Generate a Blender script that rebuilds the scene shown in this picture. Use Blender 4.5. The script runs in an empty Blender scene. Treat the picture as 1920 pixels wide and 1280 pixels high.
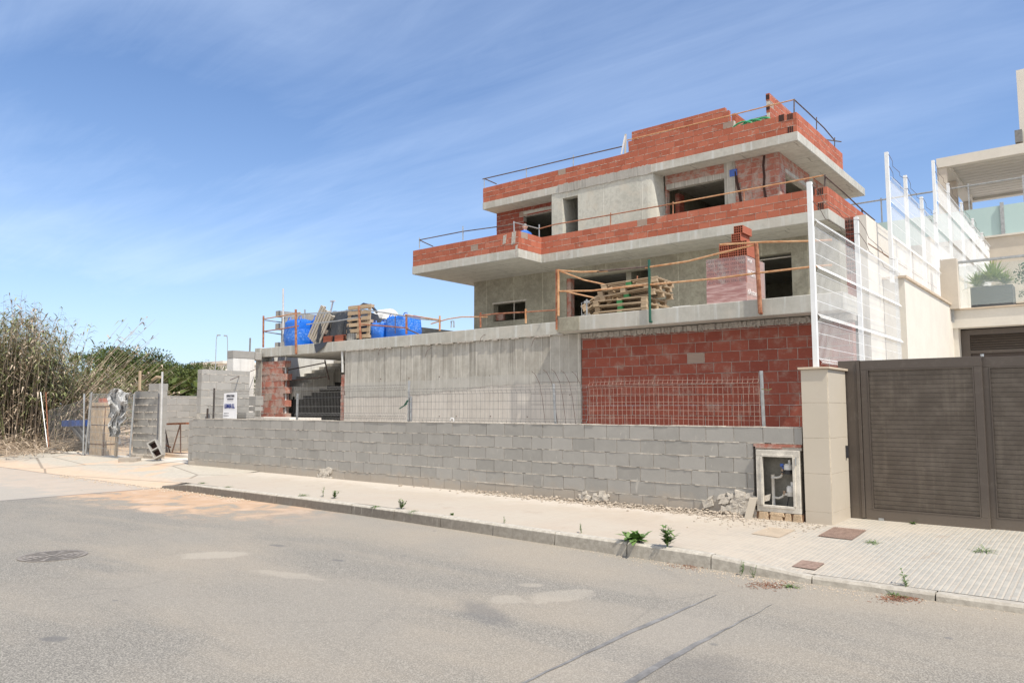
import bpy, math, random
from math import sin, cos, pi, radians
from mathutils import Vector, Matrix, noise as mn
random.seed(7)
sc = bpy.context.scene
COL = sc.collection

# ------------------------------------------------------------------ camera (metres; +X along the street, +Y into the plots, Z up)
F = 1410.0; TH = math.atan(127/1410.0); A = math.atan(1750/(1410/cos(TH))); CZ = 1.6
FW = Vector((-cos(A)*cos(TH), sin(A)*cos(TH), sin(TH))); RT = Vector((sin(A), cos(A), 0)); UP = RT.cross(FW)
cam = bpy.data.objects.new('camera', bpy.data.cameras.new('camera')); COL.objects.link(cam)
cam.data.sensor_width = 36; cam.data.lens = F/1920*36; cam.data.clip_end = 6000; cam.data.clip_start = 0.05
cam.matrix_world = Matrix(((RT.x, UP.x, -FW.x, 0), (RT.y, UP.y, -FW.y, 0), (RT.z, UP.z, -FW.z, CZ), (0, 0, 0, 1)))
sc.camera = cam
def _ray(u, v): return FW + RT*((u-960)/F) + UP*((640-v)/F)
def aY(u, v, Y):
    d = _ray(u, v); t = Y/d.y; return Vector((d.x*t, Y, CZ+d.z*t))
def aX(u, v, X):
    d = _ray(u, v); t = X/d.x; return Vector((X, d.y*t, CZ+d.z*t))
def aZ(u, v, Z):
    d = _ray(u, v); t = (Z-CZ)/d.z; return Vector((d.x*t, d.y*t, Z))
def aD(u, dist, z=0):                      # ground point at a distance in the direction of column u
    d = _ray(u, 767); h = Vector((d.x, d.y, 0)).normalized(); return Vector((h.x*dist, h.y*dist, z))

# ------------------------------------------------------------------ light
SUN = Vector((1, -0.30, 1.56)).normalized()
el = math.asin(SUN.z)
w = bpy.data.worlds.new("World"); sc.world = w; w.use_nodes = True
nt = w.node_tree; nt.nodes.clear()
def L(nt, a, b): nt.links.new(a, b)
out = nt.nodes.new('ShaderNodeOutputWorld'); bg = nt.nodes.new('ShaderNodeBackground'); L(nt, bg.outputs[0], out.inputs[0])
sky = nt.nodes.new('ShaderNodeTexSky'); sky.sky_type = 'NISHITA'; sky.sun_disc = False
sky.sun_elevation = el; sky.sun_rotation = math.atan2(SUN.x, SUN.y); sky.air_density = 1.0; sky.dust_density = 0.9; sky.ozone_density = 1.6; sky.altitude = 0
bg.inputs[1].default_value = 0.125
tc = nt.nodes.new('ShaderNodeTexCoord')
sep = nt.nodes.new('ShaderNodeSeparateXYZ'); L(nt, tc.outputs['Generated'], sep.inputs[0])
def wm(op, a, b=None, clamp=False):
    n = nt.nodes.new('ShaderNodeMath'); n.operation = op; n.use_clamp = clamp
    for i, x in enumerate((a, b)):
        if x is None: continue
        if isinstance(x, (int, float)): n.inputs[i].default_value = x
        else: L(nt, x, n.inputs[i])
    return n.outputs[0]
den = wm('ADD', wm('MAXIMUM', sep.outputs[2], 0.0), 0.12)
cx = wm('DIVIDE', sep.outputs[0], den); cy = wm('DIVIDE', sep.outputs[1], den)
cmb = nt.nodes.new('ShaderNodeCombineXYZ'); L(nt, cx, cmb.inputs[0]); L(nt, cy, cmb.inputs[1])
def wnoise(sc_, rot, loc, scale, detail, rough, dist):
    m = nt.nodes.new('ShaderNodeMapping'); m.inputs['Scale'].default_value = sc_; m.inputs['Rotation'].default_value = (0, 0, rot); m.inputs['Location'].default_value = loc
    L(nt, cmb.outputs[0], m.inputs[0])
    n = nt.nodes.new('ShaderNodeTexNoise'); n.inputs['Scale'].default_value = scale; n.inputs['Detail'].default_value = detail; n.inputs['Roughness'].default_value = rough; n.inputs['Distortion'].default_value = dist
    L(nt, m.outputs[0], n.inputs[0]); return n.outputs[0]
c1 = wnoise((0.45, 1.2, 1), radians(-50), (3, 1, 0), 0.8, 8, 0.56, 1.2)
c2 = wnoise((1, 1, 1), 0, (7, 2, 0), 0.55, 4, 0.5, 0.3)
c3 = wnoise((0.55, 3.4, 1), radians(-58), (1, 9, 0), 2.6, 11, 0.66, 1.1)
cl = wm('ADD', wm('MULTIPLY', c1, 0.46), wm('ADD', wm('MULTIPLY', c2, 0.40), wm('MULTIPLY', c3, 0.12)))
cl = wm('MULTIPLY', wm('SUBTRACT', cl, 0.375), 2.6, True)
cl = wm('POWER', cl, 1.3)
# veil towards the left of the view (away from +X), as thin cirrus
lf = wm('MULTIPLY', wm('ADD', wm('MULTIPLY', sep.outputs[0], -0.85), 0.30), 1.0, True)
cl = wm('MULTIPLY', cl, wm('ADD', wm('MULTIPLY', lf, 0.75), 0.25), True)
hz = wm('POWER', wm('SUBTRACT', 1.0, wm('MAXIMUM', sep.outputs[2], 0.0), True), 6.0)
cl = wm('MAXIMUM', cl, wm('MULTIPLY', hz, 0.75), True)
bk = wm('MULTIPLY', wm('SUBTRACT', wm('MULTIPLY', sep.outputs[1], -1.0), 0.05), 1.6, True)   # unseen white veil added behind the camera to whiten the ambient light

mixn = nt.nodes.new('ShaderNodeMix'); mixn.data_type = 'RGBA'; mixn.blend_type = 'MIX'
L(nt, wm('MULTIPLY', cl, 0.78), mixn.inputs[0]); L(nt, sky.outputs[0], mixn.inputs[6]); mixn.inputs[7].default_value = (6.9, 7.1, 7.6, 1)
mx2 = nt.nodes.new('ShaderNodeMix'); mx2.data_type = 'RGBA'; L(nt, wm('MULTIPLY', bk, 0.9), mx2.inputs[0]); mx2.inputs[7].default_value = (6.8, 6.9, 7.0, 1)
# deepen the clear blue slightly
gam = nt.nodes.new('ShaderNodeMix'); gam.data_type = 'RGBA'; gam.blend_type = 'MULTIPLY'; gam.inputs[0].default_value = 1
L(nt, mixn.outputs[2], gam.inputs[6]); gam.inputs[7].default_value = (0.84, 0.98, 1.17, 1)
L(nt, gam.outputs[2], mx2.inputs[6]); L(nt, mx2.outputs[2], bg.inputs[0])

sl = bpy.data.lights.new('sun', 'SUN'); sl.energy = 4.3; sl.angle = radians(0.53); sl.color = (1, 0.93, 0.81)
so = bpy.data.objects.new('sun', sl); COL.objects.link(so); so.rotation_euler = SUN.to_track_quat('Z', 'Y').to_euler(); so.location = (20, -5, 40)
vs = sc.view_settings; vs.view_transform = 'Standard'; vs.look = 'None'; vs.gamma = 1; vs.exposure = 0.28
sc.render.engine = 'CYCLES'; sc.cycles.max_bounces = 8; sc.cycles.transparent_max_bounces = 24

# ------------------------------------------------------------------ material helper
class G:
    def __init__(s, name):
        s.m = bpy.data.materials.new(name); s.m.use_nodes = True; s.nt = s.m.node_tree; s.nt.nodes.clear()
        s.o = s.nt.nodes.new('ShaderNodeOutputMaterial'); s.b = s.nt.nodes.new('ShaderNodeBsdfPrincipled'); s.nt.links.new(s.b.outputs[0], s.o.inputs[0])
        s._p = None
    def set(s, sock, v):
        if isinstance(v, (int, float)): sock.default_value = v
        elif isinstance(v, (tuple, list)): sock.default_value = tuple(v) + ((1,) if len(v) == 3 and sock.type == 'RGBA' else ())
        else: s.nt.links.new(v, sock)
    def geo(s):
        if s._p is None: s._p = s.nt.nodes.new('ShaderNodeNewGeometry')
        return s._p
    def pos(s): return s.geo().outputs['Position']
    def obj(s):
        n = s.nt.nodes.new('ShaderNodeTexCoord'); return n.outputs['Object']
    def xyz(s, v):
        n = s.nt.nodes.new('ShaderNodeSeparateXYZ'); s.set(n.inputs[0], v); return n.outputs
    def cmb(s, x, y, z=0.0):
        n = s.nt.nodes.new('ShaderNodeCombineXYZ'); s.set(n.inputs[0], x); s.set(n.inputs[1], y); s.set(n.inputs[2], z); return n.outputs[0]
    def scl(s, v, k, off=(0, 0, 0), rot=(0, 0, 0)):
        n = s.nt.nodes.new('ShaderNodeMapping'); n.inputs['Scale'].default_value = k; n.inputs['Location'].default_value = off; n.inputs['Rotation'].default_value = rot; s.set(n.inputs[0], v); return n.outputs[0]
    def noise(s, v, scale, detail=4, rough=0.55, dist=0.0):
        n = s.nt.nodes.new('ShaderNodeTexNoise'); s.set(n.inputs['Vector'], v); n.inputs['Scale'].default_value = scale; n.inputs['Detail'].default_value = detail; n.inputs['Roughness'].default_value = rough; n.inputs['Distortion'].default_value = dist; return n.outputs[0]
    def voro(s, v, scale, feat='F1'):
        n = s.nt.nodes.new('ShaderNodeTexVoronoi'); n.feature = feat; s.set(n.inputs['Vector'], v); n.inputs['Scale'].default_value = scale; return n.outputs['Distance']
    def wn(s, v, dim='3D'):
        n = s.nt.nodes.new('ShaderNodeTexWhiteNoise'); n.noise_dimensions = dim
        s.set(n.inputs['W' if dim == '1D' else 'Vector'], v); return n.outputs['Value']
    def m_(s, op, a, b=0.0, clamp=False, c=None):
        n = s.nt.nodes.new('ShaderNodeMath'); n.operation = op; n.use_clamp = clamp; s.set(n.inputs[0], a); s.set(n.inputs[1], b)
        if c is not None: s.set(n.inputs[2], c)
        return n.outputs[0]
    def step(s, v, lo, hi):       # 0 below lo, 1 above hi
        n = s.nt.nodes.new('ShaderNodeMapRange'); n.interpolation_type = 'SMOOTHSTEP'; s.set(n.inputs[0], v); n.inputs[1].default_value = lo; n.inputs[2].default_value = hi; return n.outputs[0]
    def lin(s, v, lo, hi, a, b):
        n = s.nt.nodes.new('ShaderNodeMapRange'); s.set(n.inputs[0], v); n.inputs[1].default_value = lo; n.inputs[2].default_value = hi; n.inputs[3].default_value = a; n.inputs[4].default_value = b; return n.outputs[0]
    def mix(s, f, a, b, mode='MIX'):
        n = s.nt.nodes.new('ShaderNodeMix'); n.data_type = 'RGBA'; n.blend_type = mode; s.set(n.inputs[0], f); s.set(n.inputs[6], a); s.set(n.inputs[7], b); return n.outputs[2]
    def ramp(s, f, st):
        n = s.nt.nodes.new('ShaderNodeValToRGB'); s.set(n.inputs[0], f); r = n.color_ramp
        while len(r.elements) < len(st): r.elements.new(0.5)
        for e, (p, c) in zip(r.elements, st): e.position = p; e.color = tuple(c) + (1,)
        return n.outputs[0]
    def attr(s, name='tint'):
        n = s.nt.nodes.new('ShaderNodeAttribute'); n.attribute_name = name; return n.outputs['Fac']
    def rnd(s):
        n = s.nt.nodes.new('ShaderNodeObjectInfo'); return n.outputs['Random']
    def bump(s, h, strength=0.5, dist=0.01, normal=None):
        n = s.nt.nodes.new('ShaderNodeBump'); n.inputs['Strength'].default_value = strength; n.inputs['Distance'].default_value = dist; s.set(n.inputs['Height'], h)
        if normal is not None: s.set(n.inputs['Normal'], normal)
        return n.outputs[0]
    def fin(s, color, rough=0.8, metal=0.0, normal=None, alpha=None, trans=None, spec=None, ior=None, sub=None):
        s.set(s.b.inputs['Base Color'], color); s.set(s.b.inputs['Roughness'], rough); s.set(s.b.inputs['Metallic'], metal)
        if normal is not None: s.set(s.b.inputs['Normal'], normal)
        if alpha is not None: s.set(s.b.inputs['Alpha'], alpha)
        if trans is not None: s.set(s.b.inputs['Transmission Weight'], trans)
        if spec is not None: s.set(s.b.inputs['Specular IOR Level'], spec)
        if ior is not None: s.b.inputs['IOR'].default_value = ior
        return s.m
def sub(c, k): return tuple(x*k for x in c)

def simple(name, c, rough=0.6, metal=0.0, var=0.25, scale=6, bstr=0.25, bd=0.004, spec=None, alpha=None, trans=None):
    g = G(name); p = g.pos()
    n = g.noise(p, scale, 6, 0.6); n2 = g.noise(p, scale*9, 4, 0.6)
    f = g.m_('ADD', g.m_('MULTIPLY', n, 0.7), g.m_('MULTIPLY', n2, 0.3))
    col = g.mix(g.step(f, 0.3, 0.7), sub(c, 1-var), sub(c, 1+var*0.6))
    return g.fin(col, rough, metal, g.bump(n2, bstr, bd), spec=spec, alpha=alpha, trans=trans)

# ---- asphalt
def mk_asphalt():
    g = G('dusty_asphalt'); p = g.pos(); x, y, z = g.xyz(p)
    fine = g.noise(p, 110, 5, 0.75); grit = g.voro(p, 95); mid = g.noise(p, 22, 4, 0.6); big = g.noise(g.scl(p, (0.22, 0.8, 1)), 1.0, 6, 0.6, 0.5); big2 = g.noise(p, 0.45, 4, 0.5)
    base = g.mix(g.step(g.m_('ADD', g.m_('MULTIPLY', fine, 0.55), g.m_('MULTIPLY', grit, 0.6)), 0.46, 0.74), (0.155, 0.145, 0.128), (0.325, 0.302, 0.262))
    base = g.mix(g.step(g.noise(p, 48, 2, 0.5), 0.67, 0.73), base, (0.50, 0.465, 0.40))
    base = g.mix(g.m_('MULTIPLY', g.step(mid, 0.4, 0.7), 0.25), base, (0.25, 0.232, 0.208))
    # dust: more near the kerb, large soft drifts, wheel tracks cleaner
    near = g.step(g.m_('ADD', y, g.m_('MULTIPLY', big, 2.4)), 6.4, 7.9)
    drift = g.m_('MULTIPLY', g.step(g.m_('ADD', g.m_('MULTIPLY', big, 0.65), g.m_('MULTIPLY', big2, 0.35)), 0.41, 0.58), 0.88)
    dust = g.m_('MAXIMUM', near, drift)
    dust = g.m_('MULTIPLY', dust, g.lin(fine, 0.35, 0.65, 0.45, 1.0))
    col = g.mix(g.m_('MULTIPLY', dust, 0.80), base, g.mix(g.step(big2, 0.4, 0.65), (0.38, 0.325, 0.255), (0.32, 0.288, 0.243)))
    lane2 = g.m_('MULTIPLY', g.m_('MULTIPLY', g.step(x, -2.86, -2.80), g.m_('SUBTRACT', 1.0, g.step(x, -2.40, -2.34))), g.m_('SUBTRACT', 1.0, g.step(y, 5.6, 6.4)))
    col = g.mix(g.m_('MULTIPLY', lane2, 0.18), col, g.mix(fine, (0.30, 0.27, 0.235), (0.42, 0.38, 0.33)))
    # orange soil spilt by the entrance
    sp = g.noise(p, 1.6, 7, 0.65, 0.5)
    cxl = g.m_('MULTIPLY', g.step(g.m_('MULTIPLY', x, -1.0), 7.5, 14.0), g.step(g.m_('ADD', y, g.m_('MULTIPLY', sp, 2.2)), 6.3, 7.9))
    spill = g.step(g.m_('MULTIPLY', cxl, g.step(sp, 0.3, 0.6)), 0.05, 0.55)
    col = g.mix(g.m_('MULTIPLY', spill, 0.9), col, g.mix(g.step(sp, .45, .7), (0.50, 0.33, 0.21), (0.56, 0.42, 0.31)))
    # pale concrete lane joining from the left
    lane = g.m_('MULTIPLY', g.step(g.m_('MULTIPLY', x, -1.0), 15.35, 15.5), g.step(y, -50, -49))
    col = g.mix(g.m_('MULTIPLY', lane, 0.75), col, g.mix(mid, (0.40, 0.36, 0.31), (0.48, 0.44, 0.385)))
    lj = g.m_('SUBTRACT', 1.0, g.step(g.m_('ABSOLUTE', g.m_('ADD', x, 15.42)), 0.02, 0.08))
    col = g.mix(g.m_('MULTIPLY', lj, 0.7), col, (0.13, 0.12, 0.115))
    # blobs with a shape of their own: cement splashes, oil marks
    wob = g.m_('MULTIPLY', g.m_('SUBTRACT', g.noise(p, 4.5, 7, 0.75), 0.5), 1.9)
    def blob(cx_, cy_, rx, ry, rot, c, k, soft=0.25):
        nonlocal col
        q = g.scl(p, (1, 1, 1), (0, 0, 0)); dx = g.m_('SUBTRACT', x, cx_); dy = g.m_('SUBTRACT', y, cy_)
        ax = g.m_('ADD', g.m_('MULTIPLY', dx, cos(rot)/rx), g.m_('MULTIPLY', dy, sin(rot)/rx)); ay = g.m_('ADD', g.m_('MULTIPLY', dx, -sin(rot)/ry), g.m_('MULTIPLY', dy, cos(rot)/ry))
        d = g.m_('ADD', g.m_('SQRT', g.m_('ADD', g.m_('MULTIPLY', ax, ax), g.m_('MULTIPLY', ay, ay))), wob)
        f = g.m_('MULTIPLY', g.m_('SUBTRACT', 1.0, g.step(d, 1-soft, 1+soft)), k)
        col = g.mix(f, col, c)
    W = (0.43, 0.385, 0.32); K = (0.15, 0.145, 0.14)
    blob(-7.9, 4.52, 0.34, 0.20, 0.9, W, 0.5); blob(-6.4, 4.45, 0.40, 0.10, 0.2, W, 0.38); blob(-3.85, 5.45, 0.17, 0.32, -0.3, W, 0.42); blob(-4.15, 5.05, 0.16, 0.14, 0.3, W, 0.38); blob(-4.3, 5.6, 0.11, 0.08, 0.3, W, 0.38)
    blob(-5.92, 2.2, 0.10, 0.07, 0.5, K, 0.75); blob(-7.85, 5.3, 0.12, 0.06, 0.1, K, 0.7); blob(-4.0, 4.6, 0.35, 0.14, -0.5, K, 0.55, 0.5); blob(-6.6, 5.2, 0.09, 0.04, 0.1, K, 0.7); blob(-2.1, 4.4, 0.3, 0.35, 0, (0.15, 0.14, 0.13), 0.4, 0.6); blob(-1.5, 3.9, 0.6, 0.35, 0.5, (0.15, 0.145, 0.135), 0.45, 0.6)
    # scattered small dark spots
    sv = g.voro(g.scl(p, (1, 1, 0)), 1.5); col = g.mix(g.m_('MULTIPLY', g.m_('SUBTRACT', 1.0, g.step(sv, 0.03, 0.055)), 0.6), col, K)
    # hairline cracks
    ck = g.voro(g.scl(g.cmb(x, g.m_('ADD', y, g.m_('MULTIPLY', mid, 0.5)), 0.0), (1, 1, 0)), 0.55, 'DISTANCE_TO_EDGE')
    crack = g.m_('MULTIPLY', g.m_('SUBTRACT', 1.0, g.step(ck, 0.002, 0.009)), g.step(big2, 0.50, 0.6))
    col = g.mix(g.m_('MULTIPLY', crack, 0.22), col, (0.10, 0.095, 0.09))
    h = g.m_('ADD', g.m_('MULTIPLY', fine, 0.6), g.m_('MULTIPLY', grit, 0.6))
    return g.fin(col, 0.92, 0, g.bump(h, 0.55, 0.006), spec=0.25)
M = {}
M['asphalt'] = mk_asphalt()
def mk_patch():
    g = G('trench_patch_asphalt'); p = g.pos(); fine = g.noise(p, 150, 3, 0.7); big = g.noise(p, 1.6, 5, 0.6)
    col = g.mix(g.step(fine, 0.35, 0.7), (0.19, 0.175, 0.155), (0.30, 0.277, 0.245)); col = g.mix(g.m_('MULTIPLY', g.step(big, 0.35, 0.65), 0.6), col, (0.33, 0.29, 0.24))
    return g.fin(col, 0.92, 0, g.bump(fine, 0.5, 0.005), spec=0.25)
M['patch'] = mk_patch()
M['tar'] = simple('tar_seal', (0.215, 0.208, 0.20), 0.75, 0, 0.4, 5, 0.4, 0.004)
def mk_pave():
    g = G('ribbed_pavement_tile'); p = g.pos(); x, y, z = g.xyz(p)
    fx = g.m_('FRACT', g.m_('DIVIDE', x, 0.05)); fy = g.m_('FRACT', g.m_('DIVIDE', y, 0.05)); tx = g.m_('FRACT', g.m_('DIVIDE', x, 0.4)); ty = g.m_('FRACT', g.m_('DIVIDE', y, 0.4))
    def tri(f): return g.m_('ABSOLUTE', g.m_('SUBTRACT', f, 0.5))
    rib = g.step(tri(fx), 0.30, 0.38); cr = g.step(tri(fy), 0.42, 0.46); jt = g.m_('MAXIMUM', g.step(tri(tx), 0.485, 0.495), g.step(tri(ty), 0.485, 0.495))
    gro = g.m_('MAXIMUM', rib, g.m_('MULTIPLY', cr, 0.6))
    big = g.noise(p, 0.8, 5, 0.6, 0.3); mid = g.noise(p, 9, 5, 0.65); fine = g.noise(p, 120, 3, 0.7)
    tv = g.wn(g.cmb(g.m_('FLOOR', g.m_('DIVIDE', x, 0.4)), g.m_('FLOOR', g.m_('DIVIDE', y, 0.4))))
    tile = g.mix(g.step(mid, 0.35, 0.7), (0.33, 0.32, 0.29), (0.43, 0.41, 0.365)); tile = g.mix(g.m_('MULTIPLY', tv, 0.25), tile, (0.36, 0.34, 0.30))
    col = g.mix(g.m_('MULTIPLY', gro, 0.62), tile, (0.52, 0.455, 0.37)); col = g.mix(g.m_('MULTIPLY', jt, 0.6), col, (0.40, 0.36, 0.30))
    # dust cover grows to the left (away from the gate)
    dm = g.step(g.m_('ADD', g.m_('ADD', g.m_('MULTIPLY', x, -0.30), g.m_('MULTIPLY', big, 2.6)), g.m_('MULTIPLY', mid, 0.5)), 1.9, 3.0)
    dcol = g.mix(g.step(big, 0.35, 0.65), (0.46, 0.37, 0.285), (0.48, 0.415, 0.335)); dcol = g.mix(g.m_('MULTIPLY', g.step(fine, 0.3, 0.7), 0.35), dcol, (0.46, 0.40, 0.33))
    far = g.step(g.m_('MULTIPLY', x, -1.0), 4.5, 9); dcol = g.mix(g.m_('MULTIPLY', far, 0.5), dcol, (0.46, 0.405, 0.335))
    col = g.mix(g.m_('MULTIPLY', dm, 0.78), col, dcol); cs = g.m_('MULTIPLY', g.step(g.m_('ADD', y, g.m_('MULTIPLY', g.noise(p, 3.0, 6, 0.7), 1.6)), 9.7, 10.5), g.step(g.m_('MULTIPLY', x, -1.0), 3.6, 4.6)); col = g.mix(g.m_('MULTIPLY', cs, 0.6), col, (0.56, 0.51, 0.45))
    stain = g.step(g.noise(p, 2.3, 6, 0.7), 0.60, 0.68); col = g.mix(g.m_('MULTIPLY', stain, 0.30), col, (0.33, 0.25, 0.19)); st3 = g.step(g.noise(p, 6.5, 6, 0.75, 0.8), 0.57, 0.66); col = g.mix(g.m_('MULTIPLY', st3, 0.35), col, (0.42, 0.34, 0.26)); jl = g.m_('MULTIPLY', g.m_('MULTIPLY', jt, 0.35), g.step(mid, 0.4, 0.6)); col = g.mix(jl, col, (0.30, 0.25, 0.20))
    h = g.m_('ADD', g.m_('MULTIPLY', g.m_('MULTIPLY', gro, -1.0), g.m_('SUBTRACT', 1.0, g.m_('MULTIPLY', dm, 0.75))), g.m_('MULTIPLY', fine, 0.25))
    return g.fin(col, 0.9, 0, g.bump(h, 0.6, 0.006), spec=0.25)
M['pave'] = mk_pave()
def mk_kerb():
    g = G('weathered_kerb_concrete'); p = g.pos(); x, y, z = g.xyz(p); big = g.noise(p, 1.2, 5, 0.6); mid = g.noise(p, 14, 5, 0.7); fine = g.noise(p, 120, 3, 0.7)
    col = g.mix(g.step(mid, 0.35, 0.7), (0.40, 0.365, 0.31), (0.55, 0.51, 0.44))
    left = g.step(g.m_('MULTIPLY', x, -1.0), 3.0, 9.0)
    grime = g.m_('MULTIPLY', g.m_('SUBTRACT', 1.0, g.step(z, 0.115, 0.135)), g.m_('ADD', 0.15, g.m_('MULTIPLY', left, 0.75)))
    col = g.mix(grime, col, g.mix(mid, (0.10, 0.085, 0.072), (0.20, 0.175, 0.15)))
    str_ = g.step(g.noise(g.scl(p, (22, 22, 2)), 1.0, 3), 0.60, 0.72); col = g.mix(g.m_('MULTIPLY', str_, 0.4), col, (0.48, 0.45, 0.39))
    return g.fin(col, 0.9, 0, g.bump(g.m_('ADD', mid, g.m_('MULTIPLY', fine, 0.4)), 0.6, 0.008), spec=0.25)
M['kerb'] = mk_kerb()
def mk_apron():
    g = G('dusty_concrete_apron'); p = g.pos(); x, y, z = g.xyz(p); big = g.noise(p, 0.7, 6, 0.6, 0.5); mid = g.noise(p, 9, 5, 0.7); fine = g.noise(p, 110, 3, 0.7)
    col = g.mix(g.step(mid, 0.3, 0.7), (0.42, 0.38, 0.32), (0.50, 0.46, 0.39)); col = g.mix(g.m_('MULTIPLY', g.step(big, 0.52, 0.66), 0.9), col, (0.60, 0.42, 0.29))
    low = g.m_('SUBTRACT', 1.0, g.step(g.m_('ADD', y, big), 8.3, 9.0)); col = g.mix(g.m_('MULTIPLY', low, 0.75), col, g.mix(mid, (0.55, 0.38, 0.25), (0.62, 0.49, 0.37)))
    wh = g.step(g.m_('ADD', y, g.m_('MULTIPLY', mid, 0.7)), 10.1, 10.5); col = g.mix(g.m_('MULTIPLY', wh, 0.8), col, (0.62, 0.59, 0.54))
    e = g.voro(g.scl(p, (0.35, 1, 0)), 0.55, 'DISTANCE_TO_EDGE'); col = g.mix(g.m_('MULTIPLY', g.m_('SUBTRACT', 1.0, g.step(e, 0.004, 0.014)), 0.7), col, (0.20, 0.17, 0.14))
    return g.fin(col, 0.93, 0, g.bump(g.m_('ADD', mid, g.m_('MULTIPLY', fine, .5)), 0.5, 0.01), spec=0.2)
M['apron'] = mk_apron()
def mk_dirt():
    g = G('orange_dirt'); p = g.pos(); x, y, z = g.xyz(p); big = g.noise(p, 0.35, 6, 0.6, 0.5); mid = g.noise(p, 3.5, 6, 0.7); fine = g.noise(p, 45, 4, 0.7)
    col = g.mix(g.step(mid, 0.3, 0.7), (0.50, 0.34, 0.22), (0.62, 0.50, 0.37)); col = g.mix(g.step(big, 0.45, 0.62), col, (0.55, 0.47, 0.37))
    col = g.mix(g.m_('MULTIPLY', g.step(fine, 0.55, 0.75), 0.6), col, (0.28, 0.22, 0.16))
    plot = g.step(x, -22.5, -20.5); col = g.mix(g.m_('MULTIPLY', plot, 0.85), col, (0.74, 0.71, 0.66))
    return g.fin(col, 0.95, 0, g.bump(g.m_('ADD', mid, g.m_('MULTIPLY', fine, .5)), 0.8, 0.03), spec=0.15)
M['dirt'] = mk_dirt()
# ---- masonry
def mk_block(name, a, b, light=(0.40, 0.39, 0.375)):
    g = G(name); p = g.pos(); t = g.attr(); por = g.noise(p, 75, 4, 0.75); mid = g.noise(p, 5, 5, 0.6); vor = g.voro(p, 90)
    col = g.mix(t, a, b); col = g.mix(g.m_('MULTIPLY', g.step(mid, 0.4, 0.75), 0.35), col, light)
    col = g.mix(g.m_('MULTIPLY', g.step(por, 0.58, 0.72), 0.55), col, sub(a, 0.5))
    drip = g.noise(g.scl(p, (14, 14, 3.0)), 1.0, 4, 0.7, 0.6); col = g.mix(g.m_('MULTIPLY', g.step(drip, 0.64, 0.72), 0.5), col, (0.55, 0.52, 0.47))
    x, y, z = g.xyz(p); dz = g.m_('SUBTRACT', 1.0, g.step(g.m_('ADD', z, g.m_('MULTIPLY', g.noise(p, 4, 6, 0.7), -0.5)), 0.0, 0.22)); col = g.mix(g.m_('MULTIPLY', dz, 0.55), col, (0.43, 0.36, 0.285))
    return g.fin(col, 0.95, 0, g.bump(g.m_('ADD', por, g.m_('MULTIPLY', vor, 0.6)), 0.55, 0.008), spec=0.15)
M['block'] = mk_block('grey_concrete_block', (0.30, 0.29, 0.27), (0.37, 0.357, 0.333), (0.43, 0.41, 0.38))
M['mortar'] = simple('pale_mortar', (0.58, 0.53, 0.46), 0.95, 0, 0.35, 18, 0.8, 0.012, spec=0.1)
M['mortar_grey'] = simple('grey_mortar', (0.47, 0.43, 0.38), 0.95, 0, 0.35, 18, 0.8, 0.012, spec=0.1)
def mk_brick(name, a, b, smear, sm_lo, sm_hi, rib=0.6):
    g = G(name); p = g.pos(); x, y, z = g.xyz(p); t = g.attr(); fine = g.noise(p, 60, 4, 0.7); mid = g.noise(p, 4, 6, 0.65, 0.3)
    col = g.mix(t, a, b); col = g.mix(g.m_('MULTIPLY', g.step(fine, 0.45, 0.75), 0.35), col, sub(b, 1.25))
    col = g.mix(g.step(t, 0.975, 0.98), col, (0.34, 0.26, 0.21))
    sm = g.step(g.m_('ADD', g.m_('MULTIPLY', mid, 0.8), g.m_('MULTIPLY', fine, 0.2)), sm_lo, sm_hi); col = g.mix(g.m_('MULTIPLY', sm, 0.75), col, smear)
    gr = g.m_('ABSOLUTE', g.m_('SUBTRACT', g.m_('FRACT', g.m_('DIVIDE', z, 0.025)), 0.5)); grv = g.step(gr, 0.36, 0.46)
    col = g.mix(g.m_('MULTIPLY', grv, rib*0.5), col, sub(a, 0.55))
    return g.fin(col, 0.85, 0, g.bump(g.m_('ADD', g.m_('MULTIPLY', grv, -1*rib), g.m_('MULTIPLY', g.m_('ADD', fine, sm), 0.5)), 0.5, 0.005), spec=0.25)
M['brick'] = mk_brick('orange_red_hollow_brick', (0.34, 0.098, 0.057), (0.45, 0.150, 0.092), (0.47, 0.36, 0.29), 0.58, 0.68, 0.35)
M['brick_dark'] = mk_brick('deep_red_hollow_brick', (0.235, 0.060, 0.040), (0.30, 0.082, 0.053), (0.38, 0.27, 0.215), 0.50, 0.70, 0.8)
M['brick_smear'] = mk_brick('mortar_smeared_brick', (0.33, 0.12, 0.085), (0.46, 0.19, 0.14), (0.45, 0.38, 0.33), 0.44, 0.58, 0.9)
M['hole_shade'] = simple('brick_hole_shade', (0.05, 0.022, 0.016), 0.9)  # dark colour stands in for the shade inside brick holes
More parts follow.
